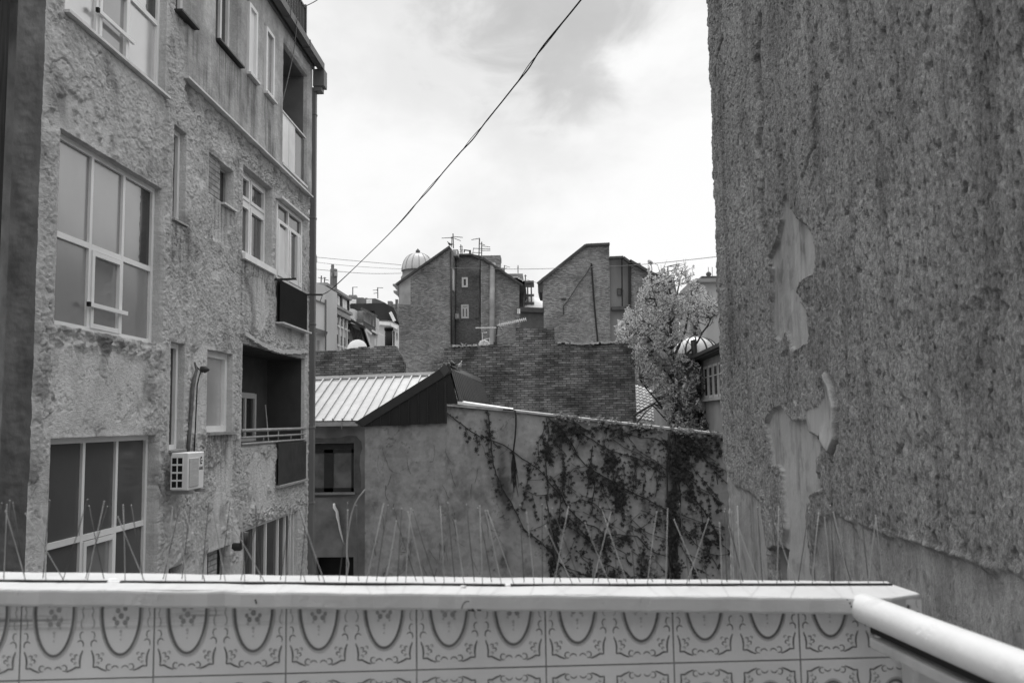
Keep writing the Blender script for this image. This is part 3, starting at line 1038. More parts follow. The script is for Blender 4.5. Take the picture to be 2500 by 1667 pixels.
# lagged pipe running up the wall from it
P = [hX(x, y, XL + .05) for x, y in ((432, 1036), (436, 985), (440, 935), (443, 890), (448, 862), (452, 850), (447, 832))]
k = MB(); k.tube(P, [.024, .026, .024, .027, .024, .02, .012], 8)
tag(k.build('lagged_pipe', M('pipe_lagging', .13, .8, .3, 12), None, True, origin=P[0]), 'dark lagged pipe climbing the plaster above the air conditioner', 'pipe')
P = [hX(x, y, XL + .05) for x, y in ((446, 1036), (449, 980), (451, 930), (453, 885), (458, 862), (462, 852), (455, 846), (447, 836))]
k = MB(); k.tube(P, .009, 5)
tag(k.build('thin_wire', CABLE, None, True, origin=P[0]), 'thin dark wire beside the lagged pipe on the peeling wall', 'wire')

# ------------------------------------------------------------------ the close rough wall on the right
XRW = 1.30
RB = thing('plastered_house', 'close grey wall of coarse combed plaster with big peeling patches, filling the right side', 'house', (XRW, 4.3, 0))
YF, YN = 6.36, 2.05
nu, nvv = 900, 1400
u = np.linspace(1 / YN, 1 / YF, nu); yl = (1 / u)
zl = np.linspace(EYE - 1.95, EYE + 3.75, nvv)
Yg, Zg = np.meshgrid(yl, zl, indexing='ij'); Zr = Zg - EYE


def rp(pts, ox, oy, sc):
    r = []
    for x, y in pts:
        p = hX((ox + x / sc) / 1.063, (oy + y / sc) / 1.063, XRW); r.append((p.y, p.z - EYE))
    return r


peel1 = rp([(755, 125), (715, 190), (715, 330), (690, 460), (680, 510), (640, 580), (610, 650), (630, 740), (620, 850), (635, 930), (625, 1020),
            (630, 1150), (655, 1300), (705, 1335), (755, 1260), (775, 1290), (800, 1390), (825, 1412), (880, 1390), (940, 1340), (950, 1250),
            (940, 1090), (900, 1050), (860, 985), (835, 930), (870, 835), (920, 800), (965, 785), (990, 700), (990, 560), (970, 470), (900, 370),
            (850, 300), (785, 225), (790, 190)], 1700, 440, 3.4075)
notch = rp([(840, 930), (875, 835), (925, 800), (975, 790), (1010, 850), (1040, 950), (985, 1060), (930, 1060), (870, 990)], 1700, 440, 3.4075)
peel2 = rp([(520, 385), (560, 340), (605, 325), (640, 370), (700, 430), (750, 420), (790, 440), (810, 510), (870, 540), (875, 640), (862, 700),
            (870, 920), (820, 940), (790, 1000), (780, 1110), (800, 1300), (820, 1700), (560, 1700), (610, 1330), (640, 1200), (620, 950), (605, 780),
            (580, 745), (540, 740), (530, 640), (510, 520), (500, 440)], 1700, 880, 2.9025)
flap = rp([(915, 80), (960, 170), (1000, 330), (1003, 560), (965, 662), (920, 590), (892, 550), (845, 520), (810, 510), (790, 440), (800, 345),
           (880, 330), (915, 250), (925, 160)], 1700, 880, 2.9025)
bared = rp([(195, 760), (250, 850), (285, 905), (380, 935), (450, 1000), (470, 1200), (495, 1400), (500, 1700), (100, 1700), (150, 1200), (160, 700)], 1700, 880, 2.9025)
hole = rp([(520, 1340), (560, 1320), (600, 1330), (640, 1345), (625, 1450), (615, 1560), (600, 1640), (545, 1560), (525, 1480)], 1700, 880, 2.9025)
lowr = rp([(900, 1120), (1000, 1090), (1060, 1120), (1110, 1200), (1161, 1290), (1400, 1800), (800, 1800), (820, 1400), (860, 1200)], 1700, 880, 2.9025)
cr1 = rp([(455, 1010), (465, 1100), (490, 1300), (505, 1450), (500, 1600)], 1700, 880, 2.9025)
cr2 = rp([(885, 560), (880, 700), (885, 800), (880, 930), (885, 1050)], 1700, 880, 2.9025)
groove = rp([(350, 130), (340, 330), (345, 500), (360, 640), (350, 800), (365, 960), (355, 1130), (370, 1250)], 1700, 0, 2.24)
groove2 = rp([(365, 1250), (372, 1400), (368, 1560), (380, 1800)], 1700, 0, 2.24)
crease1 = rp([(560, 100), (575, 200), (560, 340), (575, 400)], 1700, 0, 2.24)
crease2 = rp([(150, 210), (120, 320), (105, 420), (110, 470)], 1700, 0, 2.24)
crease3 = rp([(735, 430), (742, 530)], 1700, 0, 2.24)
crease4 = rp([(660, 790), (625, 860), (590, 980), (600, 1060)], 1700, 0, 2.24)
crease5 = rp([(1100, 480), (1240, 860), (1220, 960)], 1700, 0, 2.24)
wob = .004 * fbm(Yg * 14, Zr * 16, 3, 7)
WARPY, WARPZ = Yg + wob, Zr + .004 * fbm(Yg * 14 + 7, Zr * 16, 3, 8)


def inside(P, soft=.006):
    sd = poly_sd(P, WARPY, WARPZ)
    return sst(-soft, soft, sd), sd


p1, s1 = inside(peel1); p2, s2 = inside(peel2); fl, sf = inside(flap); ba, sb = inside(bared, .02)
no, sn = inside(notch); ho, sh_ = inside(hole, .006); lo_, sl = inside(lowr, .015)
ZB = -.455                                             # below this course the coat is smoother
lowz = sst(.012, -.012, Zr - (ZB + .018 * fbm(Yg * 5, Zr * 5, 4, 15))) * (Yg < 3.9)
bare = np.clip(np.maximum.reduce([p1, p2, fl, ba * .85, lo_ * .55, lowz * .45]), 0, 1)
# coarse coat: grains, drag marks and pits
coarse = fbm(Yg * 9, Zr * 6.5, 3, 1, .5)
grain = fbm(Yg * 46, Zr * 14, 3, 2, .68)
scr = np.exp(-(np.abs(perlin(Yg * 5.5 + .05 * Zr, Zr * .55, 71)) / .012) ** 2) * sst(.05, .3, fbm(Yg * 2.2, Zr * 2.2, 3, 72))
grain2 = fbm(Yg * 95, Zr * 42, 2, 62, .6)
pit = sst(.40, .50, perlin(Yg * 34 + 3, Zr * 11, 3) + .35 * perlin(Yg * 55, Zr * 30, 4))
pit2 = sst(.44, .54, perlin(Yg * 66 + 1, Zr * 22, 13))
chip = sst(.42, .6, perlin(Yg * 7 + 1, Zr * 5, 23) + .2 * perlin(Yg * 30, Zr * 30, 24))
amp = 1 - np.clip(np.maximum.reduce([p1, p2, fl, ba * .93, lo_ * .8, lowz * .72]), 0, 1)
D = amp * (.0032 * coarse + .0034 * grain + .0026 * grain2 - .014 * pit - .008 * pit2 - .008 * chip + .009 - .010 * scr)
D += .006 * fbm(Yg * 1.3, Zr * 1.3, 3, 6)
streak = .0006 * fbm(Yg * 60, Zr * 3, 3, 9)
D += (1 - amp) * streak
D -= .014 * p1 + .015 * p2 * (1 - fl) + .012 * no * (1 - p1) + .13 * ho + .012 * ba + .012 * lo_ * (1 - ba) + .008 * lowz
# lips: the coat curls away from the wall at the broken edges
gy = np.gradient(s1, axis=0)
lip = lambda sd, w: np.exp(-(np.clip(-sd, 0, 1) / w)) * (sd < 0)
side = sst(.0, .25, fbm(Yg * 3, Zr * 3, 2, 19) + .1)
D += .006 * lip(s1, .02) * side * amp + .006 * lip(s2, .02) * amp * side
dfe = line_d(flap[:6], WARPY, WARPZ)
D += fl * (.003 + .022 * np.exp(-(dfe / .06) ** 2))
D += (1 - amp) * .0022 * fbm(Yg * 12, Zr * 10, 4, 66) * (1 - fl)
flapedge = flap[:6]
D -= .035 * np.exp(-((line_d(flapedge, WARPY + .02, WARPZ)) / .014) ** 2) * (1 - fl)
D -= .03 * np.exp(-((line_d(peel1[-8:-3], WARPY + .012, WARPZ)) / .010) ** 2) * (1 - p1)
D += .012 * np.exp(-((Zr - ZB - .012) / .012) ** 2) * (Yg < 3.85) * sst(-.2, .3, fbm(Yg * 9, Zr * 4, 3, 16))
for P, w, dep in ((cr1, .016, .04), (cr2, .014, .045), (groove2, .014, .022), (crease1, .012, .022), (crease2, .018, .03), (crease3, .010, .02), (crease4, .012, .02)):
    D -= dep * np.exp(-(line_d(P, WARPY + .4 * wob, WARPZ) / w) ** 2)
gw = line_d(groove, WARPY + .03 * fbm(Yg * 5, Zr * 4, 3, 33), WARPZ)
gr = sst(.085, .05, gw + .02 * fbm(Yg * 12, Zr * 12, 2, 34))
D -= gr * (.026 + .012 * grain)
D -= .012 * sst(.0, .02, -sl) * 0
dirt_shade = np.clip(.40 * gr + .5 * ho + .3 * no * (1 - p1) + .30 * sst(.1, .6, fbm(Yg * 1.8, Zr * 1.2, 4, 44)) + .42 * sst(.05, .7, fbm(Yg * 5, Zr * .6, 5, 45, .6)) + .3 * sst(.2, .6, fbm(Yg * 9, Zr * 7, 4, 46)) * (1 - amp), 0, 1)  # the open hole's inner shade is put into this mask too
far = sst(6.0, 6.36, Yg)
ragged = far * (.05 * fbm(Zr * 2.3, Zr * 0 + 1, 4, 55) + .03 * fbm(Zr * 11, Zr * 0 + 3, 3, 56))
D -= far * far * .02
V = np.stack([XRW - D, Yg + ragged, Zg], -1)
ev, ef = [], []
for j in range(nvv - 1):
    i = nu - 1; k0 = nu * nvv + len(ev)
    ev += [(XRW + .9, V[i, j, 1] - .02, V[i, j, 2]), (XRW + .9, V[i, j + 1, 1] - .02, V[i, j + 1, 2])]
    ef.append((i * nvv + j, k0, k0 + 1, i * nvv + j + 1))
grid_mesh('wall', V, np.ones((nu - 1, nvv - 1), bool), RIGHTWALL, RB, {'bare': bare, 'dirt_shade': dirt_shade}, np.array(ev), np.array(ef))
k = MB(); k.box(XRW + .06, 5.2, -4, 6.25, 0, EYE + 5.2); k.box(XRW + .004, XRW + .058, -4, 2.1, 0, EYE + 5.2)
k.box(XRW + .004, XRW + .058, 2.1, 6.28, EYE + 3.7, EYE + 5.2); k.box(XRW + .004, XRW + .058, 2.1, 6.28, 0, EYE - 1.9)
k.build('rear_wall', DARKPLASTER, RB)
k = MB(); k.box(XRW - .15, 5.4, -4.1, 6.5, EYE + 5.2, EYE + 5.35); k.build('roof', PIPEGREY, RB)

# ------------------------------------------------------------------ tiled parapet with its cap, handrail and bird spikes
TA, TB = 1.367, .076                                    # tile face: Y = TA + TB * X


def hT(px, py, off=0.0):
    d = ray(px, py); k = (TA + off) / (d.y - TB * d.x)
    return Vector((d.x * k, d.y * k, d.z * k + EYE))


TD = Vector((1, TB, 0)).normalized(); TN = Vector((TB, -1, 0)).normalized()     # along the wall, and towards the eye
PAR = thing('tiled_parapet', 'low parapet of ornate glazed tiles under a thick white painted cap', 'parapet', (-.3, TA, 7.42))
CF = -.024
n_l, n_r = hT(-260, 1350.2, CF), hT(2002, 1373, CF)
b_l, b_r = hT(-260, 1390.2, CF), hT(2002, 1412, CF)
CW = .147
off = -TN * CW
up_r = (n_r - n_l).normalized()
sl = (n_r.z - n_l.z) / (n_r - n_l).length


def on_cap(px, py):                                     # point of the sloping top of the cap
    nrm = Vector((n_r - n_l)).cross(off).normalized()
    d = ray(px, py); o_ = Vector((0, 0, EYE))
    return o_ + d * ((n_l - o_).dot(nrm) / d.dot(nrm))


tip, farr = on_cap(2116, 1362), on_cap(2056, 1342)
farm = on_cap(2040, 1333.5)
top = [n_l, n_r, on_cap(2050, 1371.5), tip, farr, farm, n_l + off]
th = n_l.z - b_l.z
k = MB()
segs = 60
nl2, nr2 = n_l, n_r
# the cap is slightly uneven, as hand-floated cement is
front_t, front_b, back_t = [], [], []
rr = random.Random(3)
for i in range(segs + 1):
    t = i / segs
    w1, w2 = rr.uniform(-.0008, .0008), rr.uniform(-.0014, .0014)
    p = nl2.lerp(nr2, t)
    front_t.append(p + Vector((0, w2, w1))); front_b.append(b_l.lerp(b_r, t) + Vector((0, w2, rr.uniform(-.0010, .0010)))); back_t.append(p + off + Vector((0, rr.uniform(-.001, .001), w1)))
pts = front_t + top[2:6] + back_t[::-1]
k.prism(pts, (0, 0, -th))
# keep the lower edge as measured
cap = k.build('cap', paint('cap_paint', .58, .7), PAR, bevel=.004)
k = MB(); k.prism([hT(-300, 1392, .0), hT(2095, 1414, .0), hT(2095, 1414, .0) - TN * .12, hT(-300, 1392, .0) - TN * .12], (0, 0, -1.3))
k.build('core_wall', M('grout', .30, .9, .2, 12), PAR)
# tiles: each a glazed square with two printed medallions; the print lies in the tile face
gx = [72, 370, 665, 957, 1248, 1535, 1817]
TW = .2
S0 = hT(957, 1480).dot(TD)
gz_ref = hT(957, 1537).z
PRINT = M('tile_print', .16, .3, .12, 30, spec=.5)
PRINTPALE = M('tile_print_pale', .34, .3, .12, 30, spec=.5)


def tile_glaze():
    t = NT('tile_glaze')
    v = t.rng(t.noise(3.5, 5), .3, .7, .88, 1.08)
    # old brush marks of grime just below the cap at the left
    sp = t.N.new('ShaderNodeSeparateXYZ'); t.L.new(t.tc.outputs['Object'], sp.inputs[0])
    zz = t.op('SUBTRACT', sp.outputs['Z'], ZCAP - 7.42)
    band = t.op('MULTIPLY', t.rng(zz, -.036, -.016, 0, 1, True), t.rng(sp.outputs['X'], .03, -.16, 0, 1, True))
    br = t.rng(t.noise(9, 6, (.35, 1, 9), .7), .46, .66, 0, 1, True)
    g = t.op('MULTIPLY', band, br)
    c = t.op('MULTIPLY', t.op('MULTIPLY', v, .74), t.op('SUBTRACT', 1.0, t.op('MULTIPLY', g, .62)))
    return t.base(c, .22, .5)


ZCAP = b_l.lerp(b_r, .35).z
GLAZE = tile_glaze()
tl = MB(); pr = MB()


def tp(s_, z, o_=0.0):
    base = Vector((0, TA, 0)); o0 = base.dot(TD)
    return base + TD * (s_ - o0) + TN * o_ + Vector((0, 0, z))


def zlim(s_):
    t_ = (s_ - b_l.dot(TD)) / (b_r - b_l).dot(TD)
    return b_l.lerp(b_r, t_).z + .02


def stroke(pts, w, c, mi):
    """a printed line: pts in tile module coordinates, tapered ribbon"""
    P = [Vector((a, b_)) for a, b_ in pts]; n_ = len(P)
    ring = []
    for i, p in enumerate(P):
        t = (P[min(i + 1, n_ - 1)] - P[max(i - 1, 0)])
        t = t.normalized() if t.length else Vector((1, 0))
        nn = Vector((-t.y, t.x)); ww = w * (.35 + .65 * sin(pi * (i + .5) / n_)) / 2 if w < .003 else w / 2
        ring.append((p + nn * ww, p - nn * ww))
    for (a, b_), (c_, d_) in zip(ring[:-1], ring[1:]):
        if max(c[1] + q.y for q in (a, b_, d_, c_)) > zlim(c[0] + a.x): continue
        pr.quad(*[tp(c[0] + q.x, c[1] + q.y, .0022) for q in (a, b_, d_, c_)], mi)


def arc(cx, cy, rx, ry, a0, a1, n_=8):
    return [(cx + rx * cos(a0 + (a1 - a0) * i / n_), cy + ry * sin(a0 + (a1 - a0) * i / n_)) for i in range(n_ + 1)]


def medallion(cs, cz):
    for sx in (-1, 1):
        for sy in (-1, 1):
            c = (cs, cz)
            T = lambda pts: [(x * sx, y * sy) for x, y in pts]
            # corner brackets
            stroke(T([(.0435, -.058), (.0405, -.066), (.0395, -.074), (.0402, -.083)]), .0026, c, 0)
            stroke(T([(.0405, -.083), (.034, -.0825), (.028, -.086), (.020, -.089)]), .0026, c, 0)
            # scrolls along the foot and up the sides
            stroke(T(arc(.0165, -.0835, .0042, .0045, -2.2, 2.4)), .0016, c, 0)
            stroke(T(arc(.0075, -.0865, .0052, .0048, .2, 2.9)), .0016, c, 0)
            stroke(T(arc(.0395, -.049, .0048, .0060, -.6, 2.6)), .0017, c, 0)
            stroke(T(arc(.0425, -.036, .0036, .0055, 1.0, 4.2)), .0014, c, 0)
            stroke(T(arc(.0430, -.018, .0030, .0070, 1.4, 5.0)), .0013, c, 1)
            stroke(T([(.0415, .0), (.0435, -.006), (.0425, -.010)]), .0014, c, 1)
            for (x, y, r) in ((.030, -.072, .0032), (.034, -.066, .0026), (.027, -.064, .0022), (.0335, -.077, .002)):
                stroke(T(arc(x, y, r, r * .8, .3, 4.6, 6)), .0016, c, 0 if r > .0023 else 1)
    ov = arc(0, 0, .0288, .0655, 0, 2 * pi, 40)
    stroke(ov, .0042, (cs, cz), 0)
    stroke(arc(0, 0, .0316, .0690, 0, 2 * pi, 40), .0032, (cs, cz), 2)
    for (x, y, r) in ((-.006, -.018, .0036), (.006, -.018, .0036), (-.010, -.012, .003), (.010, -.012, .003), (0, -.008, .004), (-.0085, -.024, .002), (.0085, -.024, .002),
                      (0, -.031, .0022), (0, -.036, .0014), (0, -.043, .0013), (-.005, 0, .0035), (.006, .003, .0035), (0, .012, .004), (-.008, .010, .0026), (.009, .014, .0026)):
        stroke(arc(x, y, r * .55, r * .7, 0, 2 * pi, 8), r * .95, (cs, cz), 2 if y < -.022 or r < .0021 else 1)


sub = .0011
for row in (0, -1):
    zb_ = gz_ref + row * TW
    for i in range(-5, 4):
        s0 = S0 + i * TW
        jt = .0006 * ((i * 7 + row * 3) % 5 - 2)
        a, b_, c, d = tp(s0 + sub, zb_ + sub, .0014), tp(s0 + TW - sub, zb_ + sub, .0014 + jt * .3), tp(s0 + TW - sub, zb_ + TW - sub, .0014 + jt * .3), tp(s0 + sub, zb_ + TW - sub, .0014)
        if row == 0: c.z, d.z = zlim(s0 + TW), zlim(s0)
        tl.quad(a, b_, c, d); tl.quad(tp(s0 + sub, zb_ + sub, 0), tp(s0 + TW - sub, zb_ + sub, 0), b_, a)
        tl.quad(tp(s0 + TW - sub, zb_ + sub, 0), Vector((c.x, c.y, c.z)) - TN * .0014, c, b_)
        for q in (.25, .75):
            medallion(s0 + TW * q, zb_ + TW * .5)
tl.build('tile_face', GLAZE, PAR)
pr.build('tile_print', [PRINT, PRINTPALE, M('tile_print_faint', .46, .3, .05, 30, spec=.5)], PAR)  # palest ink of the print: outer ovals and small dots
# chips and a scrawl on the cap's front
k = MB()


def capmark(pts, w):
    P = [hT(x, y, CF - .0012) for x, y in pts]
    for a, b_ in zip(P[:-1], P[1:]):
        t = (b_ - a).normalized(); nn = t.cross(TN).normalized() * w / 2
        k.quad(a + nn, a - nn, b_ - nn, b_ + nn)


f8 = lambda x, y: ((1000 + x / 4.704) / 1.063, (1350 + y / 4.704) / 1.063)
capmark([f8(597, 635), f8(612, 590), f8(632, 562), f8(660, 550), f8(686, 556)], .0012)
capmark([f8(700, 585), f8(712, 618), f8(722, 640), f8(742, 662)], .0026)
capmark([f8(668, 650), f8(700, 656), f8(742, 662)], .0022)
capmark([f8(776, 650), f8(822, 656)], .0022)
f5 = lambda x, y: ((1500 + x / 3.618) / 1.063, (1350 + y / 3.618) / 1.063)
capmark([f5(2078, 432), f5(2085, 450)], .0022); capmark([f5(2090, 462), f5(2102, 480)], .003); capmark([f5(2050, 410), f5(2068, 412)], .001)
capmark([(586, 1376), (589, 1386)], .0022)
build_islands(k, 'scratch_mark', M('scratch_dark', .06, .9, .3, 40), PAR)

# spikes
SPIKEBACK = M('spike_wire_dark', .07, .6, .2, 20)  # back row of the same wire, toned darker than the front row
SPIKE = M('spike_wire', .38, .45, .2, 20, spec=.5)
TIPM = M('spike_tip', .75, .3, .05, 20, spec=.6)
STRIPM = M('spike_base_dark', .015, .6, .2, 20)


def base_row(px):
    return 1335 + 11.7 * px / 1411 if px < 1411 else 1346.7 - 3.7 * (px - 1411) / 638


rr = random.Random(11)
strips = [(-190, 246, 'bird spike strip on the white cap before the tall stair windows'),
          (277, 1160, 'long bird spike strip along the middle of the white cap'),
          (1173, 2047, 'bird spike strip on the white cap running to the handrail end')]
capn = (n_r - n_l).cross(off).normalized()
if capn.z < 0: capn = -capn
BUTT = {}
for xa, xb, lab in strips:
    A, B = on_cap(xa, base_row(xa)), on_cap(xb, base_row(xb))
    T = thing('bird_spike_strip', lab, 'bird spikes', A, 'bird spike strips along the parapet cap')
    d = (B - A).normalized(); L_ = (B - A).length
    k = MB()
    pts = [A.lerp(B, i / 16) + Vector((0, rr.uniform(-.0006, .0006), .0012)) for i in range(17)]
    for a, b_ in zip(pts[:-1], pts[1:]): k.add(*wbox(a, b_, .0085, .0030))
    k.build('base_strip', STRIPM, T)
    n_ = int(L_ / .0315); hold = []
    for i in range(n_ + 1):
        for row in (0, 1):
            p = A + d * (i * .0315 + (.0157 if row else 0) + rr.uniform(-.002, .002) + .006)
            if (p - A).length > L_: continue
            if row: p = p - TN * (.030 + rr.uniform(-.002, .002))
            leanx = rr.choice([-.04, -.02, -.012, -.006, 0, 0, .004, .010, .018, .03]) + rr.uniform(-.004, .004)
            leany = (.03 if row else (-.04 if i % 2 else .0)) + rr.uniform(-.008, .008)
            hgt = rr.uniform(.116, .130)
            v = Vector((leanx, leany, 0)); v.z = sqrt(max(.002, hgt ** 2 - v.length_squared))
            bend = Vector((rr.uniform(-.0008, .0008), rr.uniform(-.0008, .0008), 0))
            P_ = [p + capn * .0004, p + v * .5 + bend, p + v]
            k = MB(); k.tube(P_, .0007, 5, 0)
            e = P_[-1]
            k.tube([e, e + v.normalized() * .0012], [.0010, .0006], 6, 1)
            k.build('spike', [SPIKEBACK if row else SPIKE, TIPM], T, True)
# blobs of mounting glue between strips
k = MB()
for px, py, r in ((258, 1333, .009), (266, 1337, .007), (250, 1336, .006), (1166, 1344, .006)):
    c = on_cap(px, py)
    k.lathe(c + Vector((0, 0, -.001)), [(r, 0), (r * .9, r * .3), (r * .5, r * .5), (0.0001, r * .55)], 10, sc=(1.3, .8))
c = on_cap(1064, 1349); k.lathe(c, [(.005, 0), (.0045, .003), (.0001, .004)], 8)
k.build('glue_blob', WHITE, PAR, True)

# handrail along the landing
P0 = hT(2004, 1404, CF - .028); P1 = hX(2330, 1536, P0.x)
dr = (P1 - P0).normalized(); r0 = .0222
RAIL = thing('handrail', 'thick white painted tube handrail running back from the parapet corner', 'handrail', (P0.x, P0.y, 7.42))
prof = []
k = MB(); k.tube([P0 - dr * .034, P0 + dr * .3, P0 + dr * .8, P0 + dr * 1.6], r0, 40, cap=False)
k.build('rail_tube', paint('rail_paint', .70, .45), RAIL, True)
k = MB(); q0 = P0 + Vector((.004, -.01, -.043)); q1 = q0 + dr * 1.6
v, f_ = wbox(q0, q1, .030, .014); k.add(v, f_)
k.build('lower_bar', M('bar_paint', .36, .6, .15, 12), RAIL, bevel=.002)
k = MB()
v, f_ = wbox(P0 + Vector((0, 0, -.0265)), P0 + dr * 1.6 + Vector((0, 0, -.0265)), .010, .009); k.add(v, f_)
k.build('rail_gap_shade', BLACK, RAIL)  # dark strip stands in for the shade in the gap below the tube
pp = hT(2108, 1500, -.03)
k = MB(); k.box(pp.x - .024, pp.x + .024, pp.y - .04, pp.y + .01, 7.42, P0.z - .058); k.build('post', M('post_paint', .5, .6, .1, 10), RAIL, bevel=.006)

# ------------------------------------------------------------------ annex with the plastered gable wall behind the yard
YV, YW, YR, YB = 20.0, 24.0, 26.8, 30.0
ANX = thing('plastered_annex', 'low annex with blank stained plaster wall, pale seamed metal roof and black metal gable', 'annex', (-1.5, YV, 0))
outl = [hY(832, 1560, YV), hY(838, 976, YV), hY(1025, 973, YV), hY(1026, 931, YV), hY(1190, 946, YV), hY(1440, 975, YV), hY(1790, 1014, YV)]
tops = [(hY(x, y, YV).x, hY(x, y, YV).z) for x, y in ((838, 976), (1024.9, 973), (1025, 931), (1190, 946), (1440, 975), (1790, 1014))]
xs = np.linspace(tops[0][0], tops[-1][0], 420); nzv = 420
ztop = np.interp(xs, [t[0] for t in tops], [t[1] for t in tops])
zb0 = .02
Vw = np.zeros((len(xs), nzv, 3)); tt = np.linspace(0, 1, nzv)
Vw[..., 0] = xs[:, None]; Vw[..., 2] = zb0 + (ztop[:, None] - zb0) * tt[None]
Xg, Zg = Vw[..., 0], Vw[..., 2]
Vw[..., 1] = YV + .012 * fbm(Xg * 2, Zg * 2, 4, 5) + .004 * fbm(Xg * 9, Zg * 9, 2, 6)


def vy(px, py):
    p = hY(px, py, YV); return p.x, p.z


def vblob(px, py, rx, rz):
    a, b_ = vy(px, py)
    return np.exp(-((Xg - a) / rx) ** 2 - ((Zg - b_) / rz) ** 2)


nn_ = fbm(Xg * 3, Zg * 3, 5, 8)
dw = .55 * vblob(1158, 1110, .16, .55) * (1 + .6 * nn_) + .5 * vblob(1152, 1060, .1, .5) + .8 * vblob(1160, 1290, .13, .30) + .45 * vblob(1162, 1180, .12, .5)
dw += .6 * np.exp(-((Xg - vy(1543, 1100)[0]) / .12) ** 2) * sst(-.4, .3, fbm(Xg * 4, Zg * .8, 3, 12) + .3)
dw += .22 * vblob(960, 1230, .6, .22) * (1 + nn_) + .2 * vblob(1010, 1290, .8, .2) + .2 * vblob(1320, 1020, .5, .2) + .22 * vblob(1600, 1060, .9, .4)
dw += .38 * sst(.05, .7, fbm(Xg * 1.3, Zg * .9, 6, 14, .6)) + .22 * sst(.1, .6, fbm(Xg * 5, Zg * 3.5, 4, 24, .6)) + .5 * np.exp(-(((ztop[:, None] - Zg)) / .07) ** 2) * sst(-.3, .3, fbm(Xg * 3, Zg * 3, 3, 15))
cr = np.abs(perlin(Xg * .9 + .25 * fbm(Xg * 3, Zg * 3, 3, 18), Zg * .45 + .2 * fbm(Xg * 3, Zg * 3, 3, 19), 17))
dw += .7 * np.exp(-(cr / .012) ** 2) * (fbm(Xg * .7, Zg * .7, 2, 20) > .05)
grid_mesh('wall', Vw, np.ones((len(xs) - 1, nzv - 1), bool), RENDERED, ANX, {'dirt_shade': np.clip(dw, 0, 1)})
k = MB(); k.prism([(tops[0][0], YV + .03, 0), (tops[-1][0], YV + .03, 0), (tops[-1][0], YV + .03, tops[-1][1] - .02), (tops[2][0] + .01, YV + .03, tops[2][1] - .02), (tops[2][0] - .02, YV + .03, tops[1][1] - .02), (tops[0][0], YV + .03, tops[1][1] - .02)], (0, .3, 0))
k.box(tops[0][0], tops[-1][0], YV + .002, YV + .028, 0, zb0 - .002)
k.box(tops[0][0] + .005, tops[0][0] + .25, YV + .335, YW, 0, tops[0][1] - .1)
k.build('rear_wall', DARKPLASTER, ANX)
k = MB()                                                 # narrow metal coping down the top of the wall
cp = [hY(1023, 927.5, YV), hY(1190, 942.5, YV), hY(1440, 971, YV), hY(1790, 1010, YV)]
for a, b_ in zip(cp[:-1], cp[1:]):
    k.add([a + Vector((0, -.05, .0)), b_ + Vector((0, -.05, 0)), b_ + Vector((0, .38, .02)), a + Vector((0, .38, .02)),
           a + Vector((0, -.05, -.045)), b_ + Vector((0, -.05, -.045)), b_ + Vector((0, .38, -.03)), a + Vector((0, .38, -.03))],
          [(0, 1, 2, 3), (7, 6, 5, 4), (0, 4, 5, 1), (1, 5, 6, 2), (2, 6, 7, 3), (3, 7, 4, 0)])
k.build('coping', M('coping_metal', .38, .6, .3, 5), ANX)
a, b_, c, d = hY(1051, 921.5, YV - .06), hY(1178, 939.5, YV - .06), hY(1178, 941.2, YV - .06), hY(1051, 928.5, YV - .06)
k = MB(); k.prism([a, b_, c, d], (0, .3, .03)); k.build('flashing', M('bright_flashing', .8, .4, .05, 8), ANX)
# black gable: boarded triangle, verge trim, smooth end return
f4 = lambda x, y: ((760 + x / 3.646) / 1.063, (820 + y / 3.646) / 1.063)
gA, gP, gQ, gR, gS, gT = (hY(*f4(*q), YV - .06) for q in ((395, 765), (1215, 252), (1302, 603), (1200, 600), (1206, 776), (450, 808)))
k = MB(); k.prism([gA, gT, gS, gR, gQ, gP], (0, .1, 0)); k.build('gable_cladding', M('black_cladding', .017, .55, .25, 3, (1, 1, .4), spec=.3), ANX)
k = MB()
nseam = 9
for i in range(1, nseam):
    t = i / nseam
    x = gT.x + (gS.x - gT.x) * t; zlo = gT.z + (gS.z - gT.z) * t
    zhi = gA.z + (gP.z - gA.z) * (x - gA.x) / (gP.x - gA.x) - .2
    if zhi > zlo + .05: k.box(x - .012, x + .012, YV - .085, YV - .0605, zlo + .01, zhi)
k.box(gS.x - .05, gS.x, YV - .09, YV - .061, gS.z + .01, gR.z + .5)
build_islands(k, 'cladding_seam', M('black_seam', .022, .5, .2, 3), ANX)
k = MB()
dv = (gP - gA).normalized(); nv_ = Vector((-dv.z, 0, dv.x))
q = [gA - dv * .03 + nv_ * .0, gP + dv * .03, gP + dv * .0 - nv_ * .21, gA + dv * .1 - nv_ * .19]
k.prism([p + Vector((0, -.035, 0)) for p in q], (0, .03, 0)); k.prism([p + Vector((0, .1, 0)) for p in (q[0], q[1], q[1] - nv_ * .04, q[0] - nv_ * .04)], (0, 6.0, 0))
k.build('verge_trim', M('verge_metal', .028, .45, .2, 4, spec=.4), ANX)
YQ = 28.0
bP, bQ = hY(1106, 868.5, YQ), hY(1122, 928, YQ)
a0_, a1_ = hY(1031, 849, YV - .05), hY(1051, 924, YV - .05)
c0, c1 = hY(1104, 877, YQ), bQ
k = MB(); nrib = 20
for i in range(nrib * 4):
    t0, t1 = i / (nrib * 4), (i + 1) / (nrib * 4)
    o0, o1 = .05 * (1 if i % 4 in (0, 1) else 0), .05 * (1 if (i + 1) % 4 in (0, 1) else 0)
    nn = Vector((1, 0, .25)).normalized()
    k.quad(a0_.lerp(c0, t0) + nn * o0, a1_.lerp(c1, t0) + nn * o0, a1_.lerp(c1, t1) + nn * o1, a0_.lerp(c0, t1) + nn * o1)
k.build('side_cladding', M('side_corrugated', .06, .5, .2, 4, spec=.4), ANX)
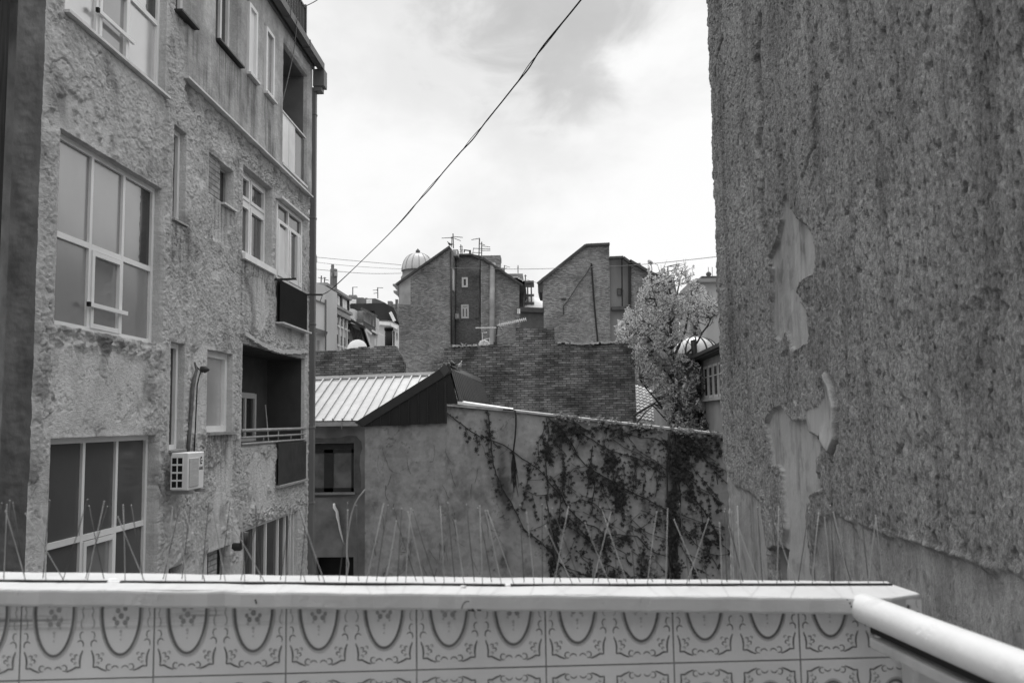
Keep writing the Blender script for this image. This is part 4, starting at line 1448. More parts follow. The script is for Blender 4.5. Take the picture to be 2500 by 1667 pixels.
k = MB(); k.prism([gP + Vector((-.06, -.05, .02)), a0_ + Vector((.02, -.06, -.02)), a0_ + Vector((-.1, -.06, -.16)), gP + Vector((-.2, -.05, -.12))], Vector(bP) - Vector(gP))
k.build('ridge_cap', M('ridge_metal', .05, .4, .2, 4, spec=.5), ANX)
k = MB(); v, f_ = wbox(a1_ + Vector((.05, 0, .03)), c1 + Vector((.05, 0, .03)), .12, .05); k.add(v, f_); k.build('base_trim', M('trim_metal', .09, .5, .2, 4), ANX)
# seamed pale roof, its eave towards the yard
eL, eR, rL, rR = hY(700, 966.5, YW - .25), hY(852, 965, YW - .25), hY(690, 873.5, YR), hY(1003, 861, YR)
rslope = (rL - eL)
k = MB(); k.quad(eL, eR, rR, rL); k.quad(eL - Vector((0, 0, .06)), rL - Vector((0, 0, .06)), rR - Vector((0, 0, .06)), eR - Vector((0, 0, .06)))
k.build('roof', M('pale_roof_sheet', .36, .5, .12, 3, bump=.003, bscale=20, spec=.4), ANX)
k = MB(); seams = []
dirS = None
for i in range(-3, 14):
    bx = f4(20 + 85.5 * i, 742); tx = f4(275 + 78.5 * i, 405)
    a, b_ = hY(*bx, YW - .25), hY(*tx, YR)
    te = (a.x - eL.x) / (eR.x - eL.x); tr_ = (b_.x - rL.x) / (rR.x - rL.x)
    a = eL.lerp(eR, te); b_ = rL.lerp(rR, tr_)
    if tr_ > .99: continue
    k.add(*wbox(a + Vector((0, 0, .03)), b_ + Vector((0, 0, .03)), .045, .07))
k.build('roof_seam', M('seam_metal', .33, .5, .15, 4, spec=.4), ANX)
k = MB(); k.add(*wbox(rL + Vector((0, .02, .05)), rR + Vector((0, .02, .05)), .18, .10)); k.build('ridge_flashing', M('bright_ridge', .6, .45, .1, 4), ANX)
k = MB()
g0, g1 = eL + Vector((0, -.05, -.03)), hY(822, 968, YW - .3)
k.add(*wbox(g0 + Vector((0, -.06, -.06)), g1 + Vector((0, -.06, -.06)), .13, .12)); k.add(*wbox(g0.lerp(g1, .72) + Vector((0, -.13, .0)), g0.lerp(g1, .72) + Vector((0, -.13, -.2)), .03, .012, (1, 0, 0)))
k.build('gutter', M('zinc_gutter', .3, .5, .2, 5, spec=.4), ANX)
# recessed wall with the dark window
xw0, xw1 = hY(690, 1000, YW).x, tops[0][0] + .01
wl, wr_, wt, wb = hY(690, 1000, YW).x + .12, hY(813, 1020, YW).x, hY(813, 1017, YW).z, hY(813, 1130, YW).z
dt, dbx = hY(770, 1279, YW).z, hY(812, 1300, YW).x
dl = hY(727, 1300, YW).x
k = MB()
zt = hY(800, 972, YW).z
for (xa, xb, za, zb_) in ((xw0, xw1, wt, zt), (wr_, xw1, wb, wt), (xw0, wl, wb, wt), (xw0, xw1, dt, wb), (dbx, xw1, 0, dt), (xw0, dl, 0, dt)):
    k.box(xa, xb, YW, YW + .3, za, zb_)
k.build('wall', M('annex_dark_render', .17, .92, .3, 2.2, bump=.006, bscale=20), ANX)
pl = [hY(*f4(*q), YW - .004) for q in ((10, 905), (120, 910), (250, 905), (330, 885), (400, 890), (445, 940), (455, 1000), (435, 1060), (430, 1150), (445, 1250), (440, 1400), (300, 1430), (10, 1440))]
k = MB()                                                 # darker band of newer mortar round the window
ring_o = pl; wz = [(f4(10, 950)), (f4(382, 950)), (f4(382, 1392)), (f4(10, 1392))]
wi = [hY(*q, YW - .004) for q in wz]
k.add([p for p in (pl[0], pl[1], pl[2], pl[3], pl[4], pl[5], wi[1], wi[0])], [(0, 1, 2, 3, 4, 5, 6, 7)])
k.add([p for p in (pl[5], pl[6], pl[7], pl[8], pl[9], pl[10], wi[2], wi[1])], [(0, 1, 2, 3, 4, 5, 6, 7)])
k.add([p for p in (pl[10], pl[11], pl[12], wi[3], wi[2])], [(0, 1, 2, 3, 4)])
k.build('mortar_patch', M('new_mortar', .10, .92, .25, 4), ANX)
k = MB(); DKF = M('dark_window_frame', .025, .5, .2, 5)
xm = hY(*f4(145, 1200), YW).x
fwz = .13
zr = hY(*f4(200, 1010), YW).z                           # roller box across the top
yf = YW + .12
k.box(wl, wr_, yf, yf + .12, zr, wt); k.box(wl, wr_, yf, yf + .1, wb, wb + fwz * .9)
k.box(wr_ - .10, wr_, yf, yf + .1, wb, zr); k.box(xm - .13, xm + .13, yf, yf + .1, wb, zr); k.box(wl, wr_, yf, yf + .1, zr - .10, zr - .004); k.box(wl, wl + .1, yf, yf + .1, wb, zr)
w = k.build('window', DKF, ANX)
k = MB(); k.box(wl + .05, wr_ - .05, yf + .03, yf + .05, wb + .05, zr - .05); k.build('pane', glass('annex_pane', .12, .05, .4), w)
k = MB(); k.box(wl, wr_ + .04, YW - .05, YW + .1, wb - .06, wb - .005); k.build('window_sill', M('annex_sill', .2, .6), w)
k = MB(); k.box(dl, dbx, YW + .25, YW + .28, 0, dt); k.build('doorway', BLACK, ANX)  # black sheet stands in for the unlit inside of the doorway
P = [hY(*((740 + x / 4.48) / 1.063, (1150 + y / 4.48) / 1.063), YW - .06) for x, y in ((338, 350), (342, 395), (370, 440), (378, 500), (390, 560), (405, 640), (425, 720), (450, 800))]
k = MB(); k.tube(P, [.03, .05, .045, .05, .03, .03, .025, .012], 6)
tag(k.build('hanging_rag', WHITE, None, True, origin=P[0]), 'twisted white rag hanging on the dark wall below the black window', 'rag')
P = [hY(*((740 + x / 4.48) / 1.063, (1150 + y / 4.48) / 1.063), YV - .08) for x, y in ((678, 200), (620, 270), (570, 350), (530, 470), (505, 600), (485, 740), (475, 880), (488, 960), (500, 1010), (490, 1080), (480, 1140), (478, 1400))]
k = MB(); k.tube(P, .022, 6)
tag(k.build('loose_cable', M('cable_grey', .28, .6, .1, 5), None, True, origin=P[0]), 'loose grey cable bowing off the corner of the stained wall', 'cable')
f7 = lambda x, y: ((1180 + x / 3.733) / 1.063, (1000 + y / 3.733) / 1.063)
P = [hY(*f7(x, y), YV - .10) for x, y in ((180, -3), (250, 0), (290, 8), (298, 60), (297, 150), (290, 250), (280, 330), (272, 400), (280, 440))]
k = MB(); k.tube(P, .018, 6)
rr = random.Random(4)
for i in range(16):
    x0_ = 262 + rr.uniform(0, 25); P2 = [hY(*f7(275, 400 + rr.uniform(-20, 30)), YV - .09)]
    l_ = rr.uniform(150, 380); sx = rr.uniform(-25, 75)
    for t in (.25, .5, .75, 1): P2.append(hY(*f7(x0_ + sx * t + rr.uniform(-6, 6), 420 + l_ * t), YV - .06 + .04 * t))
    k.tube(P2, [.013, .011, .009, .007, .004], 5)
tag(k.build('frayed_cable', CABLE, None, True, origin=P[0]), 'black cable dropping over the wall top and fraying into a bundle of strands', 'cable')

# ------------------------------------------------------------------ creeper on the wall
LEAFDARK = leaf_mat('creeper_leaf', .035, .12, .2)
STEM = M('creeper_stem', .03, .8, .2, 10)
CREEP = thing('wall_creeper', 'dark five leaved creeper sprawling across the stained wall and over its top', 'creeper', (hY(1548, 1400, YV).x, YV - .05, 0))
paths = [[(-324, 34), (-237, 106), (-170, 150), (-104, 198), (-32, 239), (0, 250), (120, 290), (200, 330), (270, 380), (400, 470), (480, 530), (560, 600), (620, 690), (690, 770)],
         [(600, 80), (680, 160), (760, 240), (830, 350), (880, 450), (940, 520), (1000, 560), (1100, 610), (1200, 660), (1300, 720), (1400, 770), (1540, 840), (1680, 920)],
         [(600, 90), (680, 150), (750, 220), (800, 330), (870, 440)],
         [(830, 160), (920, 230), (1000, 280), (1090, 340), (1180, 380), (1290, 410), (1400, 440), (1530, 520), (1660, 590)],
         [(1180, 270), (1280, 340), (1380, 390), (1470, 430), (1540, 470), (1690, 560)],
         [(600, 600), (660, 670), (720, 780), (780, 900), (840, 970), (900, 1020), (1060, 1090)],
         [(40, 0), (60, 200), (75, 350), (90, 500), (120, 590), (160, 680), (190, 750), (240, 820), (280, 900), (330, 1010), (370, 1090), (450, 1150), (520, 1200), (600, 1280), (700, 1400), (800, 1490)],
         [(580, 80), (600, 200), (590, 300), (575, 430), (570, 560), (590, 700), (580, 850), (600, 1000), (640, 1120), (640, 1250), (630, 1400), (610, 1540)],
         [(720, 400), (735, 500), (740, 600), (730, 700), (710, 800), (690, 1000), (670, 1130), (650, 1300)],
         [(1000, 330), (985, 420), (980, 520), (1000, 600), (1020, 680), (1000, 800), (985, 950)],
         [(1170, 400), (1180, 480), (1195, 560), (1185, 640)], [(1150, 430), (1200, 470), (1230, 500)],
         [(1280, 490), (1285, 600), (1275, 700)], [(1380, 480), (1392, 600), (1390, 720)], [(1470, 560), (1480, 640), (1455, 750)], [(1570, 560), (1590, 700), (1570, 790)],
         [(690, 770), (600, 770), (480, 780), (400, 740)], [(430, 560), (400, 650), (400, 700)],
         [(780, 980), (900, 1120), (1000, 1190), (1120, 1140), (1240, 1140), (1400, 1150), (1540, 1290), (1700, 1350)],
         [(1100, 900), (1280, 940), (1370, 1020), (1450, 1090), (1570, 1150), (1690, 1190)],
         [(1440, 910), (1560, 970), (1680, 1030)], [(1200, 660), (1240, 760), (1230, 860), (1290, 930)], [(1060, 640), (1180, 700), (1250, 800)],
         [(1780, 560), (1840, 650), (1900, 740), (1960, 850), (2000, 900), (2080, 1050), (2150, 1180)],
         [(1850, 450), (1930, 560), (2000, 640), (2080, 730), (2150, 820)], [(1900, 350), (2020, 450), (2150, 540)], [(1950, 700), (2060, 760), (2150, 840)],
         [(1800, 960), (1950, 1010), (2080, 1050), (2200, 1090)], [(1800, 1080), (1950, 1150), (2150, 1240)], [(1980, 880), (2000, 1000), (2010, 1150), (2060, 1300)],
         [(700, 1400), (800, 1450), (900, 1500), (1000, 1540)], [(1080, 1390), (1180, 1430), (1250, 1480)], [(1350, 1280), (1440, 1350), (1450, 1450), (1420, 1540)],
         [(1800, 1240), (1880, 1370), (1950, 1500)], [(760, 1000), (780, 1060), (850, 1100), (930, 1170), (980, 1180)], [(900, 1250), (880, 1330), (960, 1400), (990, 1480)],
         [(560, 110), (540, 200), (500, 300), (500, 420), (520, 490)], [(860, 130), (960, 190), (1080, 150), (1180, 180), (1280, 190)], [(1280, 190), (1340, 270), (1400, 360), (1500, 420), (1600, 490)],
         [(1180, 260), (1290, 210), (1420, 250)], [(1420, 250), (1550, 260), (1680, 290)], [(640, 240), (680, 330), (760, 420)], [(620, 330), (600, 420), (560, 380)],
         [(1820, 270), (1950, 330), (2060, 330), (2150, 300)], [(1850, 320), (1980, 400), (2120, 470)], [(1080, 930), (1010, 850), (880, 820), (800, 850)],
         [(930, 520), (820, 540), (760, 600), (720, 640)], [(1060, 1090), (1160, 1230), (1290, 1310), (1330, 1400)], [(650, 1000), (720, 980), (770, 1010)],
         [(1140, 1140), (1080, 1200), (1090, 1290), (1160, 1380)], [(1850, 1100), (1930, 1220), (2050, 1300), (2130, 1420)]]
rr = random.Random(21)
stems, lv = MB(), MB()


def leaf5(c, nrm, size, roll):
    """palmate leaf of five leaflets hanging from point c"""
    nrm = nrm.normalized(); a = Vector((sin(roll), 0, -cos(roll))); a = (a - nrm * a.dot(nrm)).normalized(); b2 = nrm.cross(a)
    for ang, l_ in ((0, 1), (.75, .9), (-.75, .9), (1.5, .62), (-1.5, .62)):
        d_ = a * cos(ang) + b2 * sin(ang); e = d_.cross(nrm); L2 = size * l_
        droop = nrm * (-.18 * L2)
        lv.add([c, c + d_ * L2 * .5 + e * L2 * .17, c + d_ * L2 + droop, c + d_ * L2 * .5 - e * L2 * .17], [(0, 1, 2, 3)])


def put_leaves(p, n_, spread, size=(.045, .095), out=(.02, .10)):
    for _ in range(n_):
        q = p + Vector((rr.gauss(0, spread), 0, rr.gauss(-.02, spread)))
        q.y = YV - rr.uniform(*out)
        leaf5(q, Vector((rr.uniform(-.6, .6), -1, rr.uniform(-.1, .9))), rr.uniform(*size), rr.uniform(-.9, .9))


for pi_, pth in enumerate(paths):
    P = [hY(*f7(x, y), YV - .035) for x, y in pth]
    Q = []
    for a, b_ in zip(P[:-1], P[1:]):
        nseg = max(2, int((b_ - a).length / .12))
        for i in range(nseg): Q.append(a.lerp(b_, i / nseg) + Vector((rr.uniform(-.015, .015), 0, rr.uniform(-.015, .015))))
    Q.append(P[-1])
    stems.tube(Q, .014 if len(pth) > 6 else .009, 4)
    dens = 1.0 if pi_ not in (0, 6) else .85
    sparse = 0
    for i, p in enumerate(Q):
        sparse = .7 * sparse + .3 * rr.uniform(-1, 1.2)
        if sparse < -.12: continue
        put_leaves(p, 2 if rr.random() < dens * (.7 + sparse) else 1, .05)
        if rr.random() < .16:                            # a hanging shoot
            l_ = rr.uniform(.2, .55); S2 = [p]
            for t in range(4):
                S2.append(S2[-1] + Vector((rr.uniform(-.04, .04), rr.uniform(-.01, .0), -l_ / 4)))
                put_leaves(S2[-1], 2, .035)
            stems.tube(S2, .006, 4)
for i in range(90):                                       # fine web of bare side stems
    x, y = rr.uniform(520, 2150), rr.uniform(150, 1450); a = rr.choice([.6, .7, .5, 2.3, 1.5]) + rr.uniform(-.3, .3); S2 = []
    for t in range(7):
        S2.append(hY(*f7(x, y), YV - .03)); x += 32 * cos(a); y += 32 * sin(a); a += rr.uniform(-.25, .25)
    stems.tube(S2, rr.uniform(.004, .008), 4)
    for p in S2[::2]: put_leaves(p, rr.choice([0, 1, 1, 2]), .04, (.04, .075))
# the dense column up the wall and the thick mats at its head
for i in range(560):
    t = rr.random(); x = 1740 + 60 * (1 - t) ** 2 * rr.uniform(-1, 1.5) + 14 * sin(t * 9) + 9 * sin(t * 23) + rr.gauss(0, 18); y = 200 + 1350 * t
    if sin(t * 41) + sin(t * 17 + 1) > 1.1: continue
    put_leaves(hY(*f7(x, y), YV), 1, .03, out=(.03, .16))
for i in range(260):
    x, y = rr.gauss(1880, 150), rr.gauss(300, 60)
    if y > 215: put_leaves(hY(*f7(x, y), YV), 1, .05)
for cx_, cy_, sx, sy, n_ in ((700, 200, 55, 60, 150), (590, 360, 40, 45, 90), (1185, 480, 28, 50, 110), (1180, 690, 90, 45, 170), (1240, 830, 45, 55, 120), (1330, 180, 110, 28, 90), (700, 1000, 50, 40, 80), (640, 1330, 35, 110, 120),
                             (1080, 1180, 60, 40, 80), (1270, 1170, 60, 40, 80), (1380, 470, 40, 90, 60), (900, 190, 70, 40, 80), (1900, 760, 60, 90, 120), (1440, 1440, 35, 60, 60), (980, 560, 50, 40, 70), (2060, 1150, 50, 120, 90),
                             (1840, 480, 50, 140, 200), (950, 1500, 90, 30, 70), (1180, 1500, 60, 30, 60)):
    for i in range(int(n_ * .5)): put_leaves(hY(*f7(rr.gauss(cx_, sx), rr.gauss(cy_, sy)), YV), 1, .02)
for i in range(6):
    x = 1705 + i * 13; stems.tube([hY(*f7(x + rr.uniform(-34, 34), y), YV - .06) for y in (210, 480, 760, 1050, 1300, 1560)], .016, 5)
stems.build('stem', STEM, CREEP, True)
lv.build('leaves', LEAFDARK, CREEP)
lv = MB()                                                # shoots over the coping, the light on them put into a paler leaf
topz = lambda x: float(np.interp(x, [t[0] for t in tops], [t[1] for t in tops]))
for i in range(1150):
    t = rr.random(); x = 600 + 1560 * t
    if sin(x * .018) + .6 * sin(x * .047 + 1) < rr.uniform(-1.5, .9): continue
    p = hY(*f7(x, 100), YV); p.z = topz(p.x) + rr.gauss(-.015, .055); p.y = YV + rr.uniform(-.16, .12)
    leaf5(p, Vector((rr.uniform(-.6, .6), -.5, 1)), rr.uniform(.05, .1), rr.uniform(-1.5, 1.5))
lv.build('top_leaves', leaf_mat('creeper_leaf_lit', .13, .3, .4), CREEP)
# withered tendrils left on the bare plaster
k = MB()
for i in range(46):
    px, py = rr.uniform(850, 1180), rr.uniform(1010, 1320)
    a = rr.uniform(-.8, .8) + pi / 2; P = []
    for t in range(6):
        P.append(hY(px, py, YV - .018)); px += 7 * cos(a) * rr.uniform(.5, 1.3); py += 9 * sin(a) * rr.uniform(.5, 1.3); a += rr.uniform(-.4, .4)
    k = MB(); k.tube(P, rr.uniform(.002, .0045), 4); k.build('dry_tendril', STEM, CREEP)

# ------------------------------------------------------------------ old brick walls behind the annex
f5b = lambda x, y: ((1060 + x / 4.704) / 1.063, (760 + y / 4.704) / 1.063)
f1b = lambda x, y: ((760 + x / 5.227) / 1.063, (600 + y / 5.227) / 1.063)
rr = random.Random(8)


def ragged_wall(name, pts, Y, thick, mat, label, step=.27, jag=.035):
    """upright brick wall whose outline is stepped and worn"""
    P = [hY(x, y, Y) for x, y in pts]; out = []
    for a, b_ in zip(P[:-1], P[1:]):
        L_ = (b_ - a).length; m = max(1, int(L_ / step))
        horiz = abs(b_.x - a.x) > abs(b_.z - a.z)
        for i in range(m):
            p = a.lerp(b_, i / m); q = a.lerp(b_, (i + 1) / m)
            j = rr.uniform(-jag, jag * .4)
            if horiz: out += [p + Vector((.003, 0, j)), q + Vector((-.003, 0, j))]
            else: out += [p + Vector((j, 0, 0)), q + Vector((j, 0, -.003))]
    out.append(P[-1])
    for a, b_ in zip(out[:-1], out[1:]):
        if b_.x <= a.x + .001: b_.x = a.x + .001
    T = thing(name, label, 'brick wall', (P[0].x, Y, 0))
    k = MB(); D_ = Vector((0, thick, 0)); n_ = len(out)
    lo_ = [Vector((p.x, Y, 0)) for p in out]
    k.add(out + lo_ + [p + D_ for p in out] + [p + D_ for p in lo_],
          [q for i in range(n_ - 1) for q in ((i + n_, i + n_ + 1, i + 1, i), (i + 1 + 2 * n_, i + 1 + 3 * n_, i + 3 * n_, i + 2 * n_), (i, i + 1, i + 1 + 2 * n_, i + 2 * n_))]
          + [(0, 2 * n_, 3 * n_, n_), (n_ - 1, 2 * n_ - 1, 4 * n_ - 1, 3 * n_ - 1)])
    k.build('wall', mat, T)
    return T, P


WB, _ = ragged_wall('brick_wall', [f5b(*q) for q in ((108, 640), (112, 420), (190, 412), (490, 402), (510, 388), (940, 394), (944, 192), (1290, 183), (1382, 178), (1392, 368), (1600, 378), (1700, 388), (1900, 382), (2080, 366), (2110, 354), (2235, 366), (2285, 425), (2302, 620), (2310, 1290))], YB, .4, BRICKNEAR,
                   'long dark old brick wall with a square raised stack, behind the black gable')
k = MB()
for a, b_ in (((190, 405), (490, 395)), ((1395, 364), (1700, 379)), ((1700, 379), (2080, 360))):
    p, q = hY(*f5b(*a), YB - .02), hY(*f5b(*b_), YB - .02)
    m = 14
    for i in range(m):
        if rr.random() < .2: continue
        u0, u1 = p.lerp(q, i / m), p.lerp(q, (i + 1.05) / m)
        k.add(*wbox(u0 + Vector((0, .15, rr.uniform(.0, .03))), u1 + Vector((0, .15, rr.uniform(.0, .03))), .42, rr.uniform(.04, .09)))
k.build('mortar_cap', M('lime_mortar', .42, .9, .3, 5), WB)
k = MB()
for i in range(30):                                       # single bricks standing proud or tilted along the head of the wall
    t = rr.random(); x = 120 + 2150 * t
    if 900 < x < 1420: continue
    y = np.interp(x, [110, 490, 940, 1395, 1700, 2080, 2240], [418, 400, 392, 368, 386, 364, 372])
    p = hY(*f5b(x, y), YB); k.box(p.x, p.x + .24, YB - .012, YB + .2, p.z - .03, p.z + rr.choice([.0, .03, .05]))
k.build('loose_brick', BRICKNEAR, WB)
ragged_wall('brick_wall', [f1b(*q) for q in ((-120, 1340), (45, 1335), (330, 1335), (345, 1340), (400, 1320), (500, 1300), (800, 1285), (960, 1275), (1080, 1280), (1110, 1310), (1140, 1370), (1165, 1450), (1180, 1500), (1187, 1700))], YB, .4, BRICKNEAR,
            'short dark brick wall with broken sloping end, above the pale seamed roof')
p, q = hY(*f1b(1187, 1440), YB + .3), hY(*f1b(1205, 1440), YB + .3)
ragged_wall('brick_stub', [f5b(*q) for q in ((-12, 800), (-8, 585), (0, 572), (106, 570), (107, 800))], YB + .8, .3, BRICKNEAR, 'low brick stub between the two brick walls, left of the perched pigeons')

# ------------------------------------------------------------------ birds
def pigeon(base, s, yaw, mats, label, lean=.5):
    """body, neck and head as one lofted mesh, with beak, tail and feet"""
    rings = [(-.17, .105, .010, .020), (-.12, .10, .026, .022), (-.07, .105, .045, .042), (-.01, .125, .060, .062), (.045, .15, .060, .066), (.08, .185, .044, .05),
             (.098, .22, .030, .034), (.106, .245, .026, .028), (.122, .262, .027, .026), (.142, .262, .018, .018), (.152, .257, .007, .007), (.172, .25, .002, .002)]
    k = MB(); n_ = 10; R = Matrix.Rotation(yaw, 3, 'Z')
    for x, z, ry, rz in rings:
        for i in range(n_):
            a = 2 * pi * i / n_
            k.v.append(tuple(Vector(base) + R @ (Vector((x, ry * cos(a), z + rz * sin(a))) * s)))
    for i in range(len(rings) - 1):
        for j in range(n_):
            a, b_ = i * n_ + j, i * n_ + (j + 1) % n_
            k.f.append((a, b_, b_ + n_, a + n_)); k.m.append(1 if i < 1 else (2 if i >= 9 else 0))
    T = lambda p: tuple(Vector(base) + R @ (Vector(p) * s))
    k.add([T(p) for p in ((-.15, -.018, .11), (-.15, .018, .11), (-.27, .034, .07), (-.27, -.034, .07), (-.15, -.014, .096), (-.15, .014, .096), (-.27, .03, .06), (-.27, -.03, .06))],
          [(0, 1, 2, 3), (7, 6, 5, 4), (0, 4, 5, 1), (1, 5, 6, 2), (2, 6, 7, 3), (3, 7, 4, 0)], 1)
    for sd in (-1, 1):
        k.add([T(p) for p in ((.05, sd * .062, .165), (-.02, sd * .070, .16), (-.16, sd * .030, .115), (-.02, sd * .066, .11))], [(0, 1, 2, 3)], 1)
        k.tube([T((.0, sd * .022, .08)), T((.005, sd * .022, .012)), T((.04, sd * .026, .004))], .006 * s, 5, 2)
    return tag(k.build('pigeon', mats, None, True, origin=base), label, 'bird')


BD = M('pigeon_slate', .035, .7, .3, 20); BW_ = M('pigeon_white', .6, .7, .15, 20); BG_ = M('pigeon_grey', .16, .7, .2, 20); BK_ = M('pigeon_beak', .08, .6, .1, 20)
rp_ = hY(1040, 843.5, 20.5); pigeon((rp_.x, 20.5, rp_.z - .02), .85, 2.3, [BD, BD, BK_], 'dark pigeon standing on the peak of the black gable')
rp_ = hY(1054, 848, 21.2); pigeon((rp_.x, 21.2, rp_.z - .03), .82, -.7, [BW_, BG_, BK_], 'pale speckled pigeon behind the dark one on the gable ridge')
for (cx_, yaw, mm, lab) in ((330, 2.8, [BG_, BD, BK_], 'grey pigeon at the left of three on the brick wall top'), (357, 1.0, [BD, BD, BK_], 'dark pigeon close beside the grey one on the brick wall top'), (474, .3, [BD, BG_, BK_], 'pigeon nearest the white tassel on the brick wall top')):
    q = hY(*f5b(cx_, 402), YB + .14); pigeon((q.x, YB + .14, q.z - .03), .62, yaw, mm, lab)

# aerial with long booms, white tassel and its hoop on the wall head
AL = M('aerial_metal', .45, .45, .1, 9, spec=.5)
q0, q1 = hY(*f5b(704, 384), YB + .25), hY(*f5b(722, 160), YB + .25)
AE = thing('tv_aerial', 'tv aerial with two long pale booms on a black mast on the brick wall', 'aerial', q0)
k = MB(); k.tube([q0 - Vector((0, 0, .2)), q0.lerp(q1, .3), q1], .035, 8); k.box(q0.x - .07, q0.x + .07, YB + .2, YB + .3, q0.z - .1, q0.z + .1); k.build('mast', DARKMETAL, AE)
k = MB(); k.tube([hY(*f5b(475, 192), YB + .22), hY(*f5b(715, 190), YB + .22)], .022, 6)
a, b_ = hY(*f5b(752, 158), YB + .2), hY(*f5b(1052, 90), YB + .2); k.tube([hY(*f5b(722, 165), YB + .22), a, b_], .018, 6)
for i in range(15):
    c = a.lerp(b_, i / 14); k.tube([c + Vector((.02, -.10, -.07)), c + Vector((-.02, .10, .07))], .006, 4)
k.tube([hY(*f5b(752, 95), YB + .2), a, hY(*f5b(785, 210), YB + .2)], .010, 4); k.tube([hY(*f5b(710, 280), YB + .2), hY(*f5b(775, 262), YB + .2)], .012, 4)
k.build('boom', AL, AE)
q = hY(*f5b(572, 325), YB + .2)
k = MB()
for i in range(16):
    a = pi * i / 15; k.tube([q, q + Vector((.14 * cos(a), rr.uniform(-.05, .05), -.06)), q + Vector((.26 * cos(a), rr.uniform(-.08, .08), -.33))], .012, 4)
k.tube([hY(*f5b(556, 385), YB + .2), hY(*f5b(555, 245), YB + .2), hY(*f5b(605, 243), YB + .2)], .012, 4)
k.tube([q, hY(*f5b(635, 310), YB + .2), hY(*f5b(640, 385), YB + .2)], .012, 4)
tag(k.build('white_tassel', WHITE, None, origin=q), 'white mop head hanging from a bent wire on the brick wall top', 'mop')

# dish and black stove pipe over the short brick wall
c = hY(*f1b(578, 1310), YB + 1.0)
r_ = (hY(*f1b(705, 1310), YB + 1).x - c.x)
SD = thing('satellite_dish', 'white satellite dish rising behind the short brick wall', 'satellite dish', c - Vector((0, 0, .5)))
k = MB(); prof = [(r_ * t, .22 * r_ * t * t) for t in (0.001, .25, .5, .75, .95, 1.0)]
k.lathe((0, 0, 0), prof + [(r_ * 1.01, .24 * r_), (r_ * .97, .27 * r_), (.5 * r_, .1 * r_), (.001, .03)], 40)
Rm = Matrix.Rotation(radians(82), 3, 'X'); k.v = [tuple(Rm @ Vector((v[0], v[1] * .95, -v[2])) + c) for v in k.v]
k.build('dish', WHITE, SD, True)
k = MB(); k.tube([c + Vector((0, .05, 0)), c + Vector((0, .3, -.1)), c + Vector((0, .3, -1.5))], .04, 8); k.tube([c + Vector((0, -.1, -r_ * .8)), c + Vector((0, -.7, -r_ * .2))], .02, 6); k.build('mount', STEEL, SD)
c0, c1 = hY(*f1b(985, 1300), YB + .8), hY(*f1b(990, 1060), YB + .8)
SP = thing('stove_pipe', 'black capped stove pipe standing behind the short brick wall', 'flue', (c0.x, c0.y, c0.z - .4))
k = MB(); k.tube([c0 - Vector((0, 0, .4)), c1], .14, 12); k.tube([c1 - Vector((0, 0, .05)), c1 + Vector((0, 0, .05))], .17, 12); k.build('flue', BLACK, SP, True)
k = MB(); k.tube([c0 + Vector((.2, 0, -.4)), Vector((c0.x + .2, c0.y, c1.z - .1))], .03, 6); k.build('stay_rod', DARKMETAL, SP)

# ------------------------------------------------------------------ tree
YT = 27.6
LEAFT = leaf_mat('spring_leaf', .50, .42, .5)
BARK = M('tree_bark', .06, .9, .4, 6, (1, 1, .3), .02, 14)
tb = hY(1560, 1060, YT)
TREE = thing('spring_tree', 'tree with pale fresh spring leaves and upright tips, right of the brick wall', 'tree', (tb.x, YT, 0))
limbs = [([(1562, 1300), (1560, 1060), (1552, 985), (1545, 900), (1543, 800), (1540, 720), (1538, 660), (1534, 612)], .10, 0),
         ([(1552, 985), (1520, 940), (1480, 893), (1462, 872)], .05, -.6), ([(1545, 870), (1512, 842), (1488, 812)], .04, -.5), ([(1543, 830), (1575, 760), (1590, 700), (1600, 648)], .05, .5),
         ([(1543, 800), (1510, 720), (1496, 660), (1491, 608)], .05, -.3), ([(1541, 770), (1480, 735), (1432, 742), (1420, 760)], .045, .6), ([(1543, 850), (1590, 800), (1628, 735), (1648, 706)], .05, -.5),
         ([(1540, 720), (1562, 660), (1573, 608)], .04, .4), ([(1543, 820), (1480, 775), (1428, 772)], .04, -.9), ([(1552, 985), (1590, 940), (1612, 885)], .04, -.7),
         ([(1550, 960), (1600, 960), (1618, 980)], .03, -.6), ([(1541, 750), (1500, 690), (1470, 660)], .04, .8), ([(1541, 740), (1580, 690), (1605, 640)], .035, .9),
         ([(1552, 985), (1500, 930), (1480, 920)], .03, .3), ([(1455, 955), (1500, 930), (1530, 912)], .05, .7), ([(1458, 975), (1490, 945), (1520, 920)], .04, .9), ([(1541, 700), (1520, 640), (1512, 608)], .03, .1),
         ([(1545, 900), (1480, 860), (1458, 830)], .04, .9), ([(1545, 880), (1575, 870), (1608, 860)], .03, .9)]
crown = [(1480, 640), (1492, 600), (1500, 600), (1508, 640), (1525, 612), (1540, 640), (1556, 604), (1566, 640), (1574, 602), (1582, 640), (1592, 612), (1600, 650), (1612, 655), (1640, 690), (1657, 703), (1650, 725), (1622, 755), (1600, 774),
         (1565, 785), (1547, 797), (1547, 812), (1572, 818), (1600, 830), (1614, 860), (1600, 890), (1610, 930), (1624, 965), (1622, 1000), (1540, 990), (1522, 950), (1520, 905), (1500, 885), (1470, 885), (1458, 850), (1452, 800), (1418, 785), (1404, 762), (1406, 738),
         (1432, 735), (1440, 705), (1458, 688)]
rr = random.Random(33)
k = MB(); anchors = []
